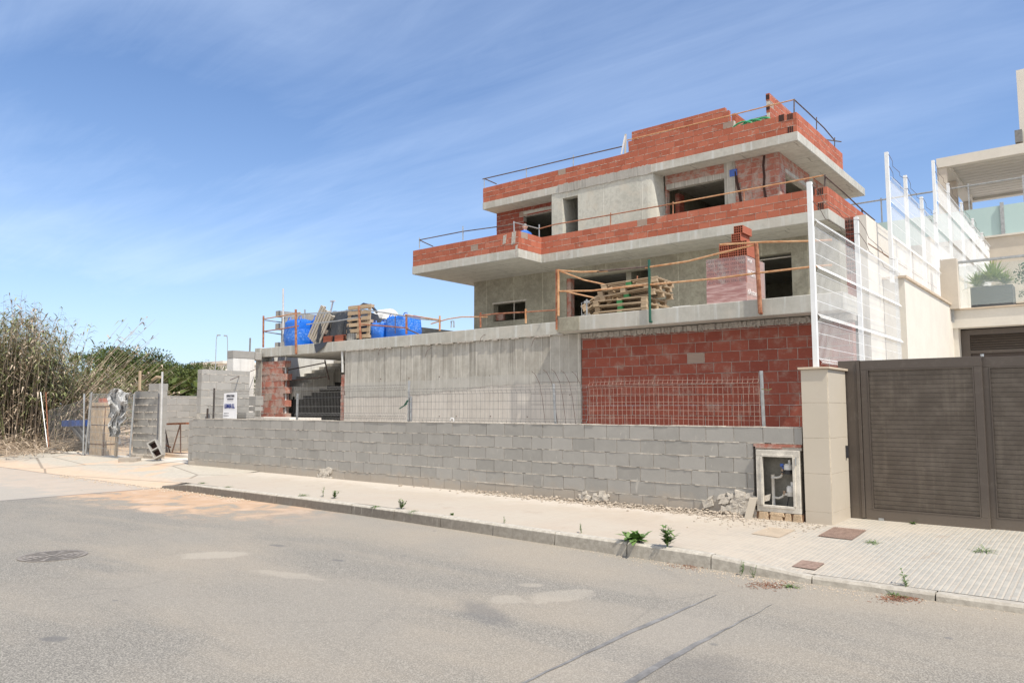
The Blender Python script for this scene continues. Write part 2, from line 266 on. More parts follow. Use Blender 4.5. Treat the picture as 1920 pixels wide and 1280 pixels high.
# ---- concrete
def mk_conc(name, a, b, streak=0.3, boards=0.0, bw=0.2, horiz=False, drip=0.0, warm=None, seam=0.0, sw=1.3):
    g = G(name); p = g.pos(); x, y, z = g.xyz(p); n = g.geo().outputs['Normal']; nx, ny, nz = g.xyz(n)
    s_ = g.m_('GREATER_THAN', g.m_('ABSOLUTE', nx), 0.6); u = g.m_('ADD', g.m_('MULTIPLY', s_, y), g.m_('MULTIPLY', g.m_('SUBTRACT', 1.0, s_), x))
    big = g.noise(p, 0.9, 6, 0.62, 0.4); mid = g.noise(p, 7, 6, 0.7, 0.2); fine = g.noise(p, 90, 3, 0.7)
    f = g.m_('ADD', g.m_('MULTIPLY', big, 0.6), g.m_('MULTIPLY', mid, 0.4)); col = g.mix(g.step(f, 0.36, 0.62), a, b)
    h = g.m_('ADD', g.m_('MULTIPLY', mid, 0.5), g.m_('MULTIPLY', fine, 0.25))
    if streak:
        st = g.noise(g.cmb(g.m_('MULTIPLY', u, 9.0), g.m_('MULTIPLY', z, 0.45), 0.0), 1.0, 6, 0.7); col = g.mix(g.m_('MULTIPLY', g.step(st, 0.50, 0.66), streak), col, sub(a, 0.62))
        st2 = g.noise(g.cmb(g.m_('MULTIPLY', u, 16.0), g.m_('MULTIPLY', z, 0.5), 4.0), 1.0, 5, 0.7); col = g.mix(g.m_('MULTIPLY', g.step(st2, 0.56, 0.68), streak), col, sub(b, 1.3))
        h = g.m_('ADD', h, g.m_('MULTIPLY', st, streak*1.5))
    if boards:
        k = g.m_('FLOOR', g.m_('DIVIDE', u, bw)); fr = g.m_('FRACT', g.m_('DIVIDE', u, bw)); bn = g.wn(k, '1D')
        ln = g.m_('MULTIPLY', g.step(g.m_('ABSOLUTE', g.m_('SUBTRACT', fr, 0.5)), 0.46, 0.488), g.step(g.noise(g.cmb(k, g.m_('MULTIPLY', z, 0.9), 0.0), 1.0, 3), 0.38, 0.5))
        col = g.mix(g.m_('MULTIPLY', bn, boards*0.45), col, sub(a, 0.75)); col = g.mix(g.m_('MULTIPLY', ln, boards), col, sub(b, 1.45))
        h = g.m_('ADD', h, g.m_('ADD', g.m_('MULTIPLY', ln, 0.9), g.m_('MULTIPLY', bn, 0.4)))
    if seam:
        fr = g.m_('ABSOLUTE', g.m_('SUBTRACT', g.m_('FRACT', g.m_('DIVIDE', u, sw)), 0.5)); ln = g.step(fr, 0.485, 0.494)
        col = g.mix(g.m_('MULTIPLY', ln, seam), col, sub(b, 1.5)); h = g.m_('ADD', h, g.m_('MULTIPLY', ln, 1.0))
        sw2 = g.noise(g.scl(p, (1, 1, 1)), 3.2, 7, 0.72, 2.4); col = g.mix(g.m_('MULTIPLY', g.step(sw2, 0.48, 0.60), 0.35), col, sub(a, 0.7)); h = g.m_('ADD', h, g.m_('MULTIPLY', sw2, 0.8))
    if drip:
        d = g.noise(g.cmb(g.m_('MULTIPLY', u, 7.0), g.m_('MULTIPLY', z, 0.3), 9.0), 1.0, 4, 0.6); col = g.mix(g.m_('MULTIPLY', g.step(d, 0.52, 0.62), drip), col, (0.62, 0.64, 0.63))
    if warm: col = g.mix(g.m_('MULTIPLY', g.step(g.noise(p, 1.7, 5, 0.6), 0.5, 0.64), 0.55), col, warm)
    pit = g.step(g.voro(p, 7), 0.03, 0.06); col = g.mix(g.m_('MULTIPLY', g.m_('SUBTRACT', 1.0, pit), 0.5), col, (0.12, 0.11, 0.10))
    return g.fin(col, 0.88, 0, g.bump(h, 0.5, 0.012), spec=0.25)
M['slab'] = mk_conc('slab_edge_concrete', (0.39, 0.375, 0.33), (0.50, 0.485, 0.435), 0.15, drip=0.45, warm=(0.50, 0.46, 0.40))
M['form'] = mk_conc('board_formed_concrete', (0.36, 0.335, 0.29), (0.50, 0.475, 0.425), 0.85, 0.8, 0.24)
M['form_low'] = mk_conc('lower_formed_concrete', (0.47, 0.43, 0.385), (0.56, 0.52, 0.47), 0.25, 0.45, 0.24)
M['patch_c'] = mk_conc('rough_mortar_band', (0.40, 0.38, 0.34), (0.47, 0.45, 0.41), 0.6, 0.4, 0.24)
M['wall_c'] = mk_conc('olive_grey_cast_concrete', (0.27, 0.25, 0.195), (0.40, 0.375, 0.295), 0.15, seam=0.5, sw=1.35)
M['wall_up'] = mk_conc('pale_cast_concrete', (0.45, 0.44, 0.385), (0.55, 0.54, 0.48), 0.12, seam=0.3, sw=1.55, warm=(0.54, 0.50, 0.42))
M['white_c'] = mk_conc('whitish_concrete', (0.60, 0.59, 0.56), (0.70, 0.69, 0.66), 0.35, 0.2, 0.3)
def mk_soffit():
    g = G('soffit_concrete'); p = g.pos(); x, y, z = g.xyz(p); mid = g.noise(p, 5, 6, 0.7, 0.5); big = g.noise(p, 0.9, 4)
    wx = g.m_('ADD', x, g.m_('MULTIPLY', mid, 0.12)); wy = g.m_('ADD', y, g.m_('MULTIPLY', mid, 0.10))
    row = g.m_('FLOOR', g.m_('DIVIDE', wy, 0.55)); sx = g.m_('ADD', wx, g.m_('MULTIPLY', g.wn(row, '1D'), 2.0))
    lx = g.step(g.m_('ABSOLUTE', g.m_('SUBTRACT', g.m_('FRACT', g.m_('DIVIDE', sx, 1.7)), 0.5)), 0.485, 0.496); ly = g.step(g.m_('ABSOLUTE', g.m_('SUBTRACT', g.m_('FRACT', g.m_('DIVIDE', wy, 0.55)), 0.5)), 0.47, 0.49)
    ln = g.m_('MULTIPLY', g.m_('MAXIMUM', lx, ly), g.step(big, 0.35, 0.5))
    col = g.mix(g.step(mid, 0.3, 0.7), (0.43, 0.41, 0.36), (0.55, 0.53, 0.475)); pn = g.wn(g.cmb(g.m_('FLOOR', g.m_('DIVIDE', sx, 1.7)), row)); col = g.mix(g.m_('MULTIPLY', pn, 0.35), col, (0.56, 0.54, 0.49))
    col = g.mix(g.m_('MULTIPLY', ln, 0.65), col, (0.20, 0.19, 0.17))
    return g.fin(col, 0.9, 0, g.bump(g.m_('ADD', mid, g.m_('MULTIPLY', ln, -1.2)), 0.5, 0.012), spec=0.2)
M['soffit'] = mk_soffit()
M['stair_shade'] = simple('black_stair_shade', (0.028, 0.027, 0.026), 0.7)  # near-black colour stands in for the deep shade around the stair
M['render'] = simple('cream_render', (0.64, 0.60, 0.53), 0.85, 0, 0.06, 2.5, 0.15, 0.004)
M['render_warm'] = simple('beige_render', (0.56, 0.50, 0.42), 0.85, 0, 0.08, 2.5, 0.15, 0.004)
M['coping'] = simple('stone_coping', (0.55, 0.45, 0.34), 0.7, 0, 0.12, 6)
def mk_tile():
    g = G('beige_porcelain_tile'); p = g.pos(); x, y, z = g.xyz(p); n = g.noise(p, 3, 4); f = g.noise(p, 150, 2)
    col = g.mix(n, (0.50, 0.445, 0.36), (0.55, 0.49, 0.405)); low = g.m_('SUBTRACT', 1.0, g.step(g.m_('ADD', z, g.m_('MULTIPLY', n, 0.3)), 0.3, 0.75)); col = g.mix(g.m_('MULTIPLY', low, 0.25), col, (0.40, 0.32, 0.25))
    return g.fin(col, 0.42, 0, g.bump(f, 0.05, 0.002))
M['tile'] = mk_tile()
M['grout'] = simple('cream_grout', (0.62, 0.55, 0.44), 0.9)
def mk_gate():
    g = G('bronze_grey_lacquered_metal'); p = g.pos(); n = g.noise(g.scl(p, (1.2, 1.2, 0.6)), 1.5, 4); f = g.noise(p, 220, 2); d = g.noise(p, 9, 6, 0.7)
    x, y, z = g.xyz(p)
    col = g.mix(n, (0.080, 0.063, 0.052), (0.105, 0.086, 0.072)); col = g.mix(g.m_('MULTIPLY', g.step(d, 0.5, 0.75), 0.35), col, (0.19, 0.165, 0.14))  # pale blotches: dust, strengthened to paint the uneven sheen
    low = g.m_('SUBTRACT', 1.0, g.step(g.m_('ADD', z, g.m_('MULTIPLY', d, 0.4)), 0.35, 0.8)); col = g.mix(g.m_('MULTIPLY', low, 0.3), col, (0.28, 0.23, 0.18))
    return g.fin(col, g.lin(d, 0.3, 0.7, 0.34, 0.5), 0.25, g.bump(f, 0.06, 0.001), spec=0.6)
M['gate'] = mk_gate()
def mk_gp():
    g = G('taupe_ribbed_metal_sheen'); p = g.pos(); d = g.noise(p, 6, 6, 0.7); st = g.noise(g.scl(p, (9, 9, 0.8)), 1.0, 5, 0.7); dv = g.wn(g.cmb(g.m_('FLOOR', g.m_('DIVIDE', g.xyz(p)[2], 0.0565)), 0.0))
    col = g.mix(g.step(d, 0.35, 0.7), (0.115, 0.096, 0.080), (0.165, 0.140, 0.118)); col = g.mix(g.m_('MULTIPLY', g.step(st, 0.52, 0.66), 0.35), col, (0.24, 0.205, 0.17)); col = g.mix(g.m_('MULTIPLY', dv, 0.18), col, (0.09, 0.075, 0.065))  # lighter tone and streaks paint the reflected sheen of the slats
    return g.fin(col, g.lin(d, 0.3, 0.7, 0.30, 0.48), 0.3, g.bump(d, 0.08, 0.004), spec=0.6)
M['gate_panel'] = mk_gp()
M['gate_dark'] = simple('dark_brown_metal', (0.055, 0.040, 0.034), 0.5, 0.2, 0.15, 3, 0.05)
M['whitem'] = simple('white_coated_steel', (0.78, 0.79, 0.79), 0.4, 0, 0.06, 5, 0.05)
M['galv'] = simple('galvanised_steel', (0.42, 0.43, 0.43), 0.45, 0.6, 0.25, 12, 0.1)
M['galv_dull'] = simple('dull_grey_wire', (0.22, 0.215, 0.205), 0.6, 0.3, 0.25, 12, 0.1)
M['pinkwire'] = simple('rusty_pink_wire', (0.38, 0.26, 0.21), 0.7, 0.1, 0.3, 12, 0.1)
def mk_rust(name, a, b):
    g = G(name); p = g.pos(); n = g.noise(p, 9, 6, 0.7, 0.4); f = g.noise(p, 70, 4, 0.7)
    return g.fin(g.mix(g.step(n, 0.35, 0.65), a, b), 0.8, 0.1, g.bump(f, 0.5, 0.004))
M['rust'] = mk_rust('rusty_tube', (0.22, 0.07, 0.035), (0.42, 0.20, 0.11))
M['orange'] = mk_rust('orange_primed_tube', (0.44, 0.20, 0.085), (0.58, 0.36, 0.20))
M['darkrod'] = mk_rust('dark_steel_rod', (0.07, 0.05, 0.045), (0.16, 0.11, 0.09))
M['green'] = simple('green_steel', (0.018, 0.10, 0.065), 0.5, 0.1)
M['whiteprop'] = simple('zinc_prop', (0.58, 0.57, 0.55), 0.5, 0.2, 0.2, 8)
def mk_wood(name, a, b):
    g = G(name); p = g.pos(); o = g.obj(); n = g.noise(g.scl(o, (3, 3, 3)), 3, 6, 0.65, 0.4); f = g.noise(g.scl(o, (4, 40, 40)), 1, 5, 0.6)
    col = g.mix(g.m_('ADD', g.m_('MULTIPLY', n, 0.5), g.m_('MULTIPLY', f, 0.5)), a, b); t = g.attr(); col = g.mix(g.m_('MULTIPLY', t, 0.35), col, sub(a, 0.6))
    return g.fin(col, 0.8, 0, g.bump(f, 0.4, 0.003))
M['wood'] = mk_wood('weathered_pallet_wood', (0.36, 0.25, 0.15), (0.58, 0.46, 0.32))
M['wood_grey'] = mk_wood('grey_board', (0.40, 0.35, 0.28), (0.54, 0.48, 0.40))
M['wood_green'] = simple('green_painted_wood', (0.04, 0.22, 0.07), 0.7)
def mk_bag():
    g = G('blue_woven_plastic'); o = g.obj(); p = g.pos(); n = g.noise(p, 3.5, 4, 0.55, 0.6); x, y, z = g.xyz(o); t = g.noise(g.scl(o, (16, 16, 34)), 1.0, 3, 0.8, 1.2)
    col = g.mix(n, (0.006, 0.095, 0.48), (0.02, 0.19, 0.70)); band = g.m_('MULTIPLY', g.step(z, 0.18, 0.24), g.m_('SUBTRACT', 1.0, g.step(z, 0.50, 0.56)))
    col = g.mix(g.m_('MULTIPLY', g.m_('MULTIPLY', g.step(t, 0.54, 0.58), band), 0.55), col, (0.35, 0.55, 0.85))
    return g.fin(col, 0.42, 0, g.bump(n, 0.7, 0.06))
M['bag'] = mk_bag()
M['tarp'] = simple('black_plastic_sheet', (0.03, 0.032, 0.037), 0.38, 0, 0.2, 4, 0.5, 0.03)
M['whitesheet'] = simple('white_crumpled_plastic', (0.60, 0.60, 0.59), 0.75, 0, 0.25, 9, 0.6, 0.03)
def mk_wrap():
    g = G('pink_stretch_wrap'); p = g.pos(); n = g.noise(g.scl(p, (3, 3, 26)), 1.0, 5, 0.6, 0.6); m = g.noise(p, 3, 3)
    col = g.mix(g.step(n, 0.35, 0.7), (0.33, 0.16, 0.15), (0.55, 0.38, 0.36))
    return g.fin(col, 0.35, 0, g.bump(n, 0.5, 0.01))
M['wrap'] = mk_wrap()
M['film'] = simple('clear_stretch_film', (0.62, 0.60, 0.68), 0.25, 0, 0.1, 10, 0.5, 0.01, alpha=0.16)
M['film_side'] = simple('bright_stretch_film', (0.72, 0.60, 0.58), 0.3, 0, 0.15, 10, 0.6, 0.01, alpha=0.5)
M['white'] = simple('white_paint', (0.72, 0.71, 0.68), 0.5, 0, 0.08, 8)
M['oldwhite'] = simple('dusty_white_frame', (0.60, 0.56, 0.49), 0.7, 0, 0.3, 7)
M['plate'] = simple('white_sign_board', (0.78, 0.78, 0.80), 0.5, 0, 0.04, 4, 0.05)
M['ink'] = simple('navy_ink', (0.015, 0.03, 0.20), 0.6)
M['ink_dark'] = simple('dark_ink', (0.05, 0.05, 0.07), 0.6)
M['whitetext'] = simple('white_print', (0.80, 0.78, 0.77), 0.6)
M['skipblue'] = simple('skip_blue_paint', (0.04, 0.10, 0.34), 0.5, 0.1, 0.5, 5)
M['skipgrey'] = simple('skip_dirty_steel', (0.17, 0.17, 0.175), 0.6, 0.2, 0.4, 4)
M['stone'] = simple('ochre_stone_cladding', (0.56, 0.42, 0.28), 0.85, 0, 0.3, 7, 0.8, 0.02)
M['stone_joint'] = simple('brown_joint', (0.26, 0.15, 0.09), 0.9)
M['cabin'] = simple('cabinet_inside_grey', (0.24, 0.23, 0.20), 0.8, 0, 0.35, 5)
M['pvc'] = simple('grey_pvc_pipe', (0.55, 0.53, 0.49), 0.4, 0, 0.15, 20)
M['meterw'] = simple('white_meter_plastic', (0.66, 0.66, 0.65), 0.35, 0, 0.1, 20)
M['meterb'] = simple('black_meter_body', (0.03, 0.03, 0.035), 0.35)
M['brass'] = simple('aged_brass', (0.36, 0.27, 0.20), 0.45, 0.5, 0.3, 20)
M['bluep'] = simple('blue_tap_plastic', (0.05, 0.12, 0.45), 0.4)
M['rubble'] = simple('pale_rubble', (0.43, 0.365, 0.295), 0.95, 0, 0.35, 9, 0.6, 0.01)
M['iron'] = simple('rusty_cast_iron', (0.34, 0.235, 0.185), 0.7, 0.2, 0.35, 25, 0.5, 0.004)
M['iron_grey'] = simple('worn_cast_iron', (0.27, 0.24, 0.21), 0.75, 0.1, 0.3, 20, 0.5, 0.004)
def mk_leaf(name, a, b, rough=0.55):
    g = G(name); t = g.attr(); p = g.pos(); n = g.noise(p, 1.3, 3)
    col = g.mix(g.m_('MULTIPLY', g.m_('ADD', t, n), 0.6, True), a, b); return g.fin(col, rough, 0, spec=0.3)
M['weed'] = mk_leaf('weed_green', (0.05, 0.105, 0.022), (0.14, 0.225, 0.06))
M['weed_dry'] = mk_leaf('dry_weed', (0.20, 0.15, 0.07), (0.22, 0.24, 0.10))
M['reed_g'] = mk_leaf('reed_leaf', (0.12, 0.155, 0.055), (0.33, 0.34, 0.17))
M['reed_s'] = mk_leaf('dry_cane', (0.25, 0.185, 0.13), (0.50, 0.41, 0.31))
M['pine'] = mk_leaf('pine_needles', (0.022, 0.042, 0.010), (0.095, 0.125, 0.028))
M['bark'] = simple('grey_brown_bark', (0.16, 0.12, 0.09), 0.9, 0, 0.3, 8, 0.7, 0.02)
M['yucca'] = mk_leaf('yucca_blade', (0.12, 0.24, 0.05), (0.42, 0.48, 0.17), 0.4)
M['bushg'] = mk_leaf('bush_leaf', (0.02, 0.06, 0.03), (0.07, 0.14, 0.06), 0.4)
M['anth'] = simple('anthracite_planter', (0.085, 0.09, 0.10), 0.5, 0, 0.1, 3, 0.1)
M['soil'] = simple('dark_soil', (0.07, 0.05, 0.035), 0.95)
def mk_glass(name, c, alpha):
    g = G(name); return g.fin(c, 0.06, 0, alpha=alpha, spec=0.6)
M['glass'] = mk_glass('clear_balustrade_glass', (0.62, 0.72, 0.70), 0.16)
g = G('frosted_glass'); M['frost'] = g.fin((0.46, 0.60, 0.58), 0.35, 0, alpha=0.93)
M['skin'] = simple('skin', (0.60, 0.34, 0.25), 0.6, 0, 0.08, 20)
M['shirt'] = simple('blue_shirt', (0.04, 0.16, 0.55), 0.8)
M['trous'] = simple('dark_trousers', (0.05, 0.055, 0.07), 0.85)
M['hair'] = simple('grey_hair', (0.30, 0.28, 0.27), 0.8)
M['hose'] = simple('green_hose_plastic', (0.05, 0.35, 0.16), 0.35)
M['netw'] = simple('white_net', (0.6, 0.6, 0.62), 0.7)

# ------------------------------------------------------------------ mesh helper
class MB:
    def __init__(s): s.v = []; s.f = []; s.m = []; s.t = []
    def quad(s, a, b, c, d, m=0, t=0.5):
        i = len(s.v); s.v += [tuple(a), tuple(b), tuple(c), tuple(d)]; s.f.append((i, i+1, i+2, i+3)); s.m.append(m); s.t.append(t)
    def tri(s, a, b, c, m=0, t=0.5):
        i = len(s.v); s.v += [tuple(a), tuple(b), tuple(c)]; s.f.append((i, i+1, i+2)); s.m.append(m); s.t.append(t)
    def hexa(s, P, m=0, t=0.5):   # 8 points: bottom 4 ccw, top 4 ccw
        i = len(s.v); s.v += [tuple(p) for p in P]
        for f in ((0, 3, 2, 1), (4, 5, 6, 7), (0, 1, 5, 4), (1, 2, 6, 5), (2, 3, 7, 6), (3, 0, 4, 7)): s.f.append(tuple(i+k for k in f)); s.m.append(m); s.t.append(t)
    def box(s, x0, x1, y0, y1, z0, z1, m=0, t=0.5):
        x0, x1 = min(x0, x1), max(x0, x1); y0, y1 = min(y0, y1), max(y0, y1); z0, z1 = min(z0, z1), max(z0, z1)
        s.hexa([(x0, y0, z0), (x1, y0, z0), (x1, y1, z0), (x0, y1, z0), (x0, y0, z1), (x1, y0, z1), (x1, y1, z1), (x0, y1, z1)], m, t); return s
    def obox(s, c, ax, ay, az, m=0, t=0.5):  # centre, half-axis vectors
        c = Vector(c); ax = Vector(ax); ay = Vector(ay); az = Vector(az)
        s.hexa([c-ax-ay-az, c+ax-ay-az, c+ax+ay-az, c-ax+ay-az, c-ax-ay+az, c+ax-ay+az, c+ax+ay+az, c-ax+ay+az], m, t); return s
    def beam(s, a, b, w_, h_, m=0, t=0.5):   # box from a to b with width and height
        a = Vector(a); b = Vector(b); d = (b-a); l = d.length; d.normalize(); u = Vector((0, 0, 1))
        if abs(d.z) > 0.9: u = Vector((0, 1, 0))
        sd = d.cross(u).normalized(); up = sd.cross(d).normalized(); return s.obox((a+b)/2, d*l/2, sd*w_/2, up*h_/2, m, t)
    def tube(s, pts, r, n=6, m=0, t=0.5, cap=True):
        pts = [Vector(p) for p in pts]; rs = r if isinstance(r, (list, tuple)) else [r]*len(pts); base = len(s.v)
        for k, p in enumerate(pts):
            d = (pts[min(k+1, len(pts)-1)]-pts[max(k-1, 0)]).normalized(); u = Vector((0, 0, 1)) if abs(d.z) < 0.95 else Vector((0, 1, 0)); a = d.cross(u).normalized(); b = d.cross(a).normalized()
            for j in range(n):
                an = 2*pi*(j+0.5)/n; s.v.append(tuple(p+a*cos(an)*rs[k]+b*sin(an)*rs[k]))
        for k in range(len(pts)-1):
            for j in range(n):
                j2 = (j+1) % n; s.f.append((base+k*n+j, base+k*n+j2, base+(k+1)*n+j2, base+(k+1)*n+j)); s.m.append(m); s.t.append(t)
        if cap:
            s.f.append(tuple(base+j for j in range(n))); s.m.append(m); s.t.append(t); e = base+(len(pts)-1)*n; s.f.append(tuple(e+j for j in reversed(range(n)))); s.m.append(m); s.t.append(t)
        return s
    def cyl(s, c, r, h, n=20, m=0, t=0.5, ax='z'):
        c = Vector(c); d = {'z': Vector((0, 0, 1)), 'x': Vector((1, 0, 0)), 'y': Vector((0, 1, 0))}[ax]; return s.tube([c-d*h/2, c+d*h/2], r, n, m, t)
    def rock(s, c, r, m=0):
        t = random.random(); n = 6; c = Vector(c); rings = []
        for k, (zz, rr) in enumerate(((-0.5, 0.55), (0.05, 1.0), (0.5, 0.6))):
            rings.append([c+Vector((cos(2*pi*j/n+k)*r*rr*random.uniform(.7, 1.2), sin(2*pi*j/n+k)*r*rr*random.uniform(.7, 1.2), zz*r*random.uniform(.8, 1.2))) for j in range(n)])
        i = len(s.v)
        for rg in rings: s.v += [tuple(p) for p in rg]
        for k in range(2):
            for j in range(n): s.f.append((i+k*n+j, i+k*n+(j+1) % n, i+(k+1)*n+(j+1) % n, i+(k+1)*n+j)); s.m.append(m); s.t.append(t)
        s.f.append(tuple(i+2*n+j for j in range(n))); s.m.append(m); s.t.append(t)
        return s
    def build(s, name, mats, parent=None, smooth=False, loc=None, bevel=0):
        me = bpy.data.meshes.new(name); vv = s.v
        if parent is not None: o0 = Vector(parent.get('_o', (0, 0, 0)))
        elif loc is not None: o0 = Vector(loc)
        else: o0 = Vector((0, 0, 0))
        if o0.length > 0: vv = [(a-o0.x, b-o0.y, c-o0.z) for a, b, c in s.v]
        me.from_pydata(vv, [], s.f)
        if not isinstance(mats, (list, tuple)): mats = [mats]
        for mm in mats: me.materials.append(M[mm] if isinstance(mm, str) else mm)
        me.polygons.foreach_set('material_index', s.m); at = me.attributes.new('tint', 'FLOAT', 'FACE'); at.data.foreach_set('value', s.t)
        if smooth: me.polygons.foreach_set('use_smooth', [True]*len(s.f))
        me.update(); o = bpy.data.objects.new(name, me); COL.objects.link(o)
        if parent is not None: o.parent = parent
        elif loc is not None: o.location = loc
        if bevel:
            b = o.modifiers.new('bevel', 'BEVEL'); b.width = bevel; b.segments = 2; b.limit_method = 'ANGLE'
        if parent is not None: o['_o'] = parent['_o'] if '_o' in parent else (0, 0, 0)
        else: o['_o'] = tuple(o0)
        return o
def thing(name, label, cat, loc=(0, 0, 0), group=None):
    o = bpy.data.objects.new(name, None); COL.objects.link(o); o.location = loc; o.empty_display_size = 0.2
    o['_o'] = tuple(loc); o['label'] = label; o['category'] = cat
    if group: o['group'] = group
    return o
def tag(o, label, cat, group=None):
    o['label'] = label; o['category'] = cat
    if group: o['group'] = group
    return o
def struct(o): o['kind'] = 'structure'; return o
def stuff(o, label, cat): o['kind'] = 'stuff'; o['label'] = label; o['category'] = cat; return o

def masonry(mb, axis, a0, a1, z0, z1, plane, thick, bl=0.34, bh=0.20, mo=0.010, holes=(), jit=0.003, off=0.0, bead=0.0, inset=0.008, dirn=1, topf=None, ctop=True):
    """courses of blocks in bond. axis 'x': faces -Y at Y=plane (body towards +Y*dirn); axis 'y': faces +X at X=plane (body towards -X)."""
    def put(u0, u1, q0, q1, d0, d1, m, t):
        if axis == 'x': mb.box(u0, u1, plane+d0, plane+d1, q0, q1, m, t)
        else: mb.box(plane-d1, plane-d0, u0, u1, q0, q1, m, t)
    k = 0; z = z0
    while z < z1-0.03:
        zt = min(z+bh, z1); zm = (z+zt)/2; iv = [(a0, a1)]
        if topf:
            r = topf(k, zm)
            if r is None: z = zt; k += 1; continue
            iv = [r]
        for (h0, h1, g0, g1) in holes:
            if g0 < zm < g1:
                nv = []
                for (p, q) in iv:
                    if h1 <= p or h0 >= q: nv.append((p, q)); continue
                    if h0 > p+0.03: nv.append((p, h0))
                    if h1 < q-0.03: nv.append((h1, q))
                iv = nv
        for (p, q) in iv:
            put(p+0.004, q-0.004, z, zt-0.003, inset, thick-inset, 1, 0.5)
            s0 = math.floor((p-a0)/bl)*bl+a0-bl + ((k % 2)*0.5*bl) + off + random.uniform(-.02, .02)
            u = s0
            while u < q:
                u0 = max(u, p)+mo/2*(1 if u > p else 0); u1 = min(u+bl, q)-(mo/2 if u+bl < q else 0)
                if u1-u0 > 0.025:
                    j = random.uniform(-jit, jit); put(u0, u1, z+mo/2, zt-mo/2+(mo/2 if zt >= z1-0.001 else 0), 0+j, thick+j, 0, random.random())
                u += bl
            if bead and k > 0:
                u = p
                while u < q-0.02:
                    l = min(random.uniform(0.03, 0.12), q-u); pr = random.random()
                    if pr < 0.85:
                        hh = random.uniform(0.005, 0.014)*bead; put(u, u+l, z-hh*random.uniform(.3, 1.2), z+hh*.9, -random.uniform(0.002, 0.010)*bead, 0.02, 1, random.random())
                    u += l
        z = zt; k += 1
    return mb

# ================================================================== SETTING
def sstep(a, b, x): t = max(0, min(1, (x-a)/(b-a))); return t*t*(3-2*t)
def yk(X): return 7.25+0.32*max(0, min(1, (-3.0-X)/6.0))           # kerb line
def hk(X): return 0.06+0.085*sstep(-2.4, -3.6, X)*1.0 if X > -3.6 else 0.145
mb = MB(); mb.quad((-3000, -600, -0.06), (3000, -600, -0.06), (3000, 4000, -0.06), (-3000, 4000, -0.06)); struct(mb.build('ground', 'dirt'))
mb = MB()
xs = [-300, -80, -40, -25, -18]+[-16+i*0.5 for i in range(0, 60)]+[20, 60, 200]
for a, b in zip(xs[:-1], xs[1:]): mb.quad((a, -40, 0), (b, -40, 0), (b, yk(b)+0.03, 0), (a, yk(a)+0.03, 0))
struct(mb.build('road', 'asphalt'))
for nm, X0 in (('road_seam', -2.84), ('road_seam', -2.345)):
    mb = MB(); n = 90; pts = []
    for i in range(n+1):
        y = -6+12.3*i/n; c = X0+0.012*sin(y*2.3)+random.uniform(-.006, .006); w_ = 0.028*(0.65+0.35*sin(y*1.7+X0*5))*(1 if y < 5 else max(0.15, (6.3-y)/1.3)); pts.append((c-w_-random.uniform(0, .004), c+w_+random.uniform(0, .004), y))
    for p, q in zip(pts[:-1], pts[1:]): mb.quad((p[0], p[2], 0.004), (p[1], p[2], 0.004), (q[1], q[2], 0.004), (q[0], q[2], 0.004))
    struct(mb.build(nm, 'tar'))
def pz(X, Y):          # pavement height
    t = max(0, min(1, (Y-yk(X))/(9.8-yk(X)))); return hk(X)+(0.19-hk(X))*t
mb = MB(); xs = [-15.3+0.35*i for i in range(0, 60)]+[8, 14, 25, 60]
for a, b in zip(xs[:-1], xs[1:]):
    N = 8
    for j in range(N):
        f0, f1 = j/N, (j+1)/N
        def P(X, f): Y = yk(X)+0.13+(10.95-yk(X)-0.13)*f; return (X, Y, pz(X, Y))
        mb.quad(P(a, f0), P(b, f0), P(b, f1), P(a, f1))
struct(mb.build('pavement', 'pave'))
mb = MB(); X = -15.3
while X < 40:
    l = random.choice((0.99, 1.0, 1.01)); a, b = X+0.006, X+l-0.006; dy = random.uniform(-.008, .008); dz = random.uniform(-.006, .006)
    A0, A1, B0, B1 = yk(a)+dy, yk(a)+0.13, yk(b)+dy+random.uniform(-.004, .004), yk(b)+0.13; ha, hb = hk(a)+dz, hk(b)+dz
    if X < -15.0: ha = 0.05
    r = 0.018
    mb.hexa([(a, A0, -0.05), (b, B0, -0.05), (b, B1, -0.05), (a, A1, -0.05), (a, A0+0.012, ha-r), (b, B0+0.012, hb-r), (b, B1, hb-r), (a, A1, ha-r)], 0)
    mb.hexa([(a, A0+0.012, ha-r), (b, B0+0.012, hb-r), (b, B1, hb-r), (a, A1, ha-r), (a, A0+0.03, ha+.003), (b, B0+0.03, hb+.003), (b, B1-.004, hb+.003), (a, A1-.004, ha+.003)], 0)
    X += l
struct(mb.build('kerb', 'kerb'))
# dropped concrete apron in front of the plot entrance
mb = MB(); xs = [-70, -50, -40, -34, -30, -27]+[-25+0.7*i for i in range(0, 14)]+[-15.3]
def az(X, Y):
    t = max(0, min(1, (Y-7.55)/2.4)); return 0.006+0.214*t**0.8
for a, b in zip(xs[:-1], xs[1:]):
    for j in range(8):
        y0, y1 = 7.5+3.0*j/8, 7.5+3.0*(j+1)/8; mb.quad((a, y0, az(a, y0)), (b, y0, az(b, y0)), (b, y1, az(b, y1)), (a, y1, az(a, y1)))
struct(mb.build('driveway', 'apron'))
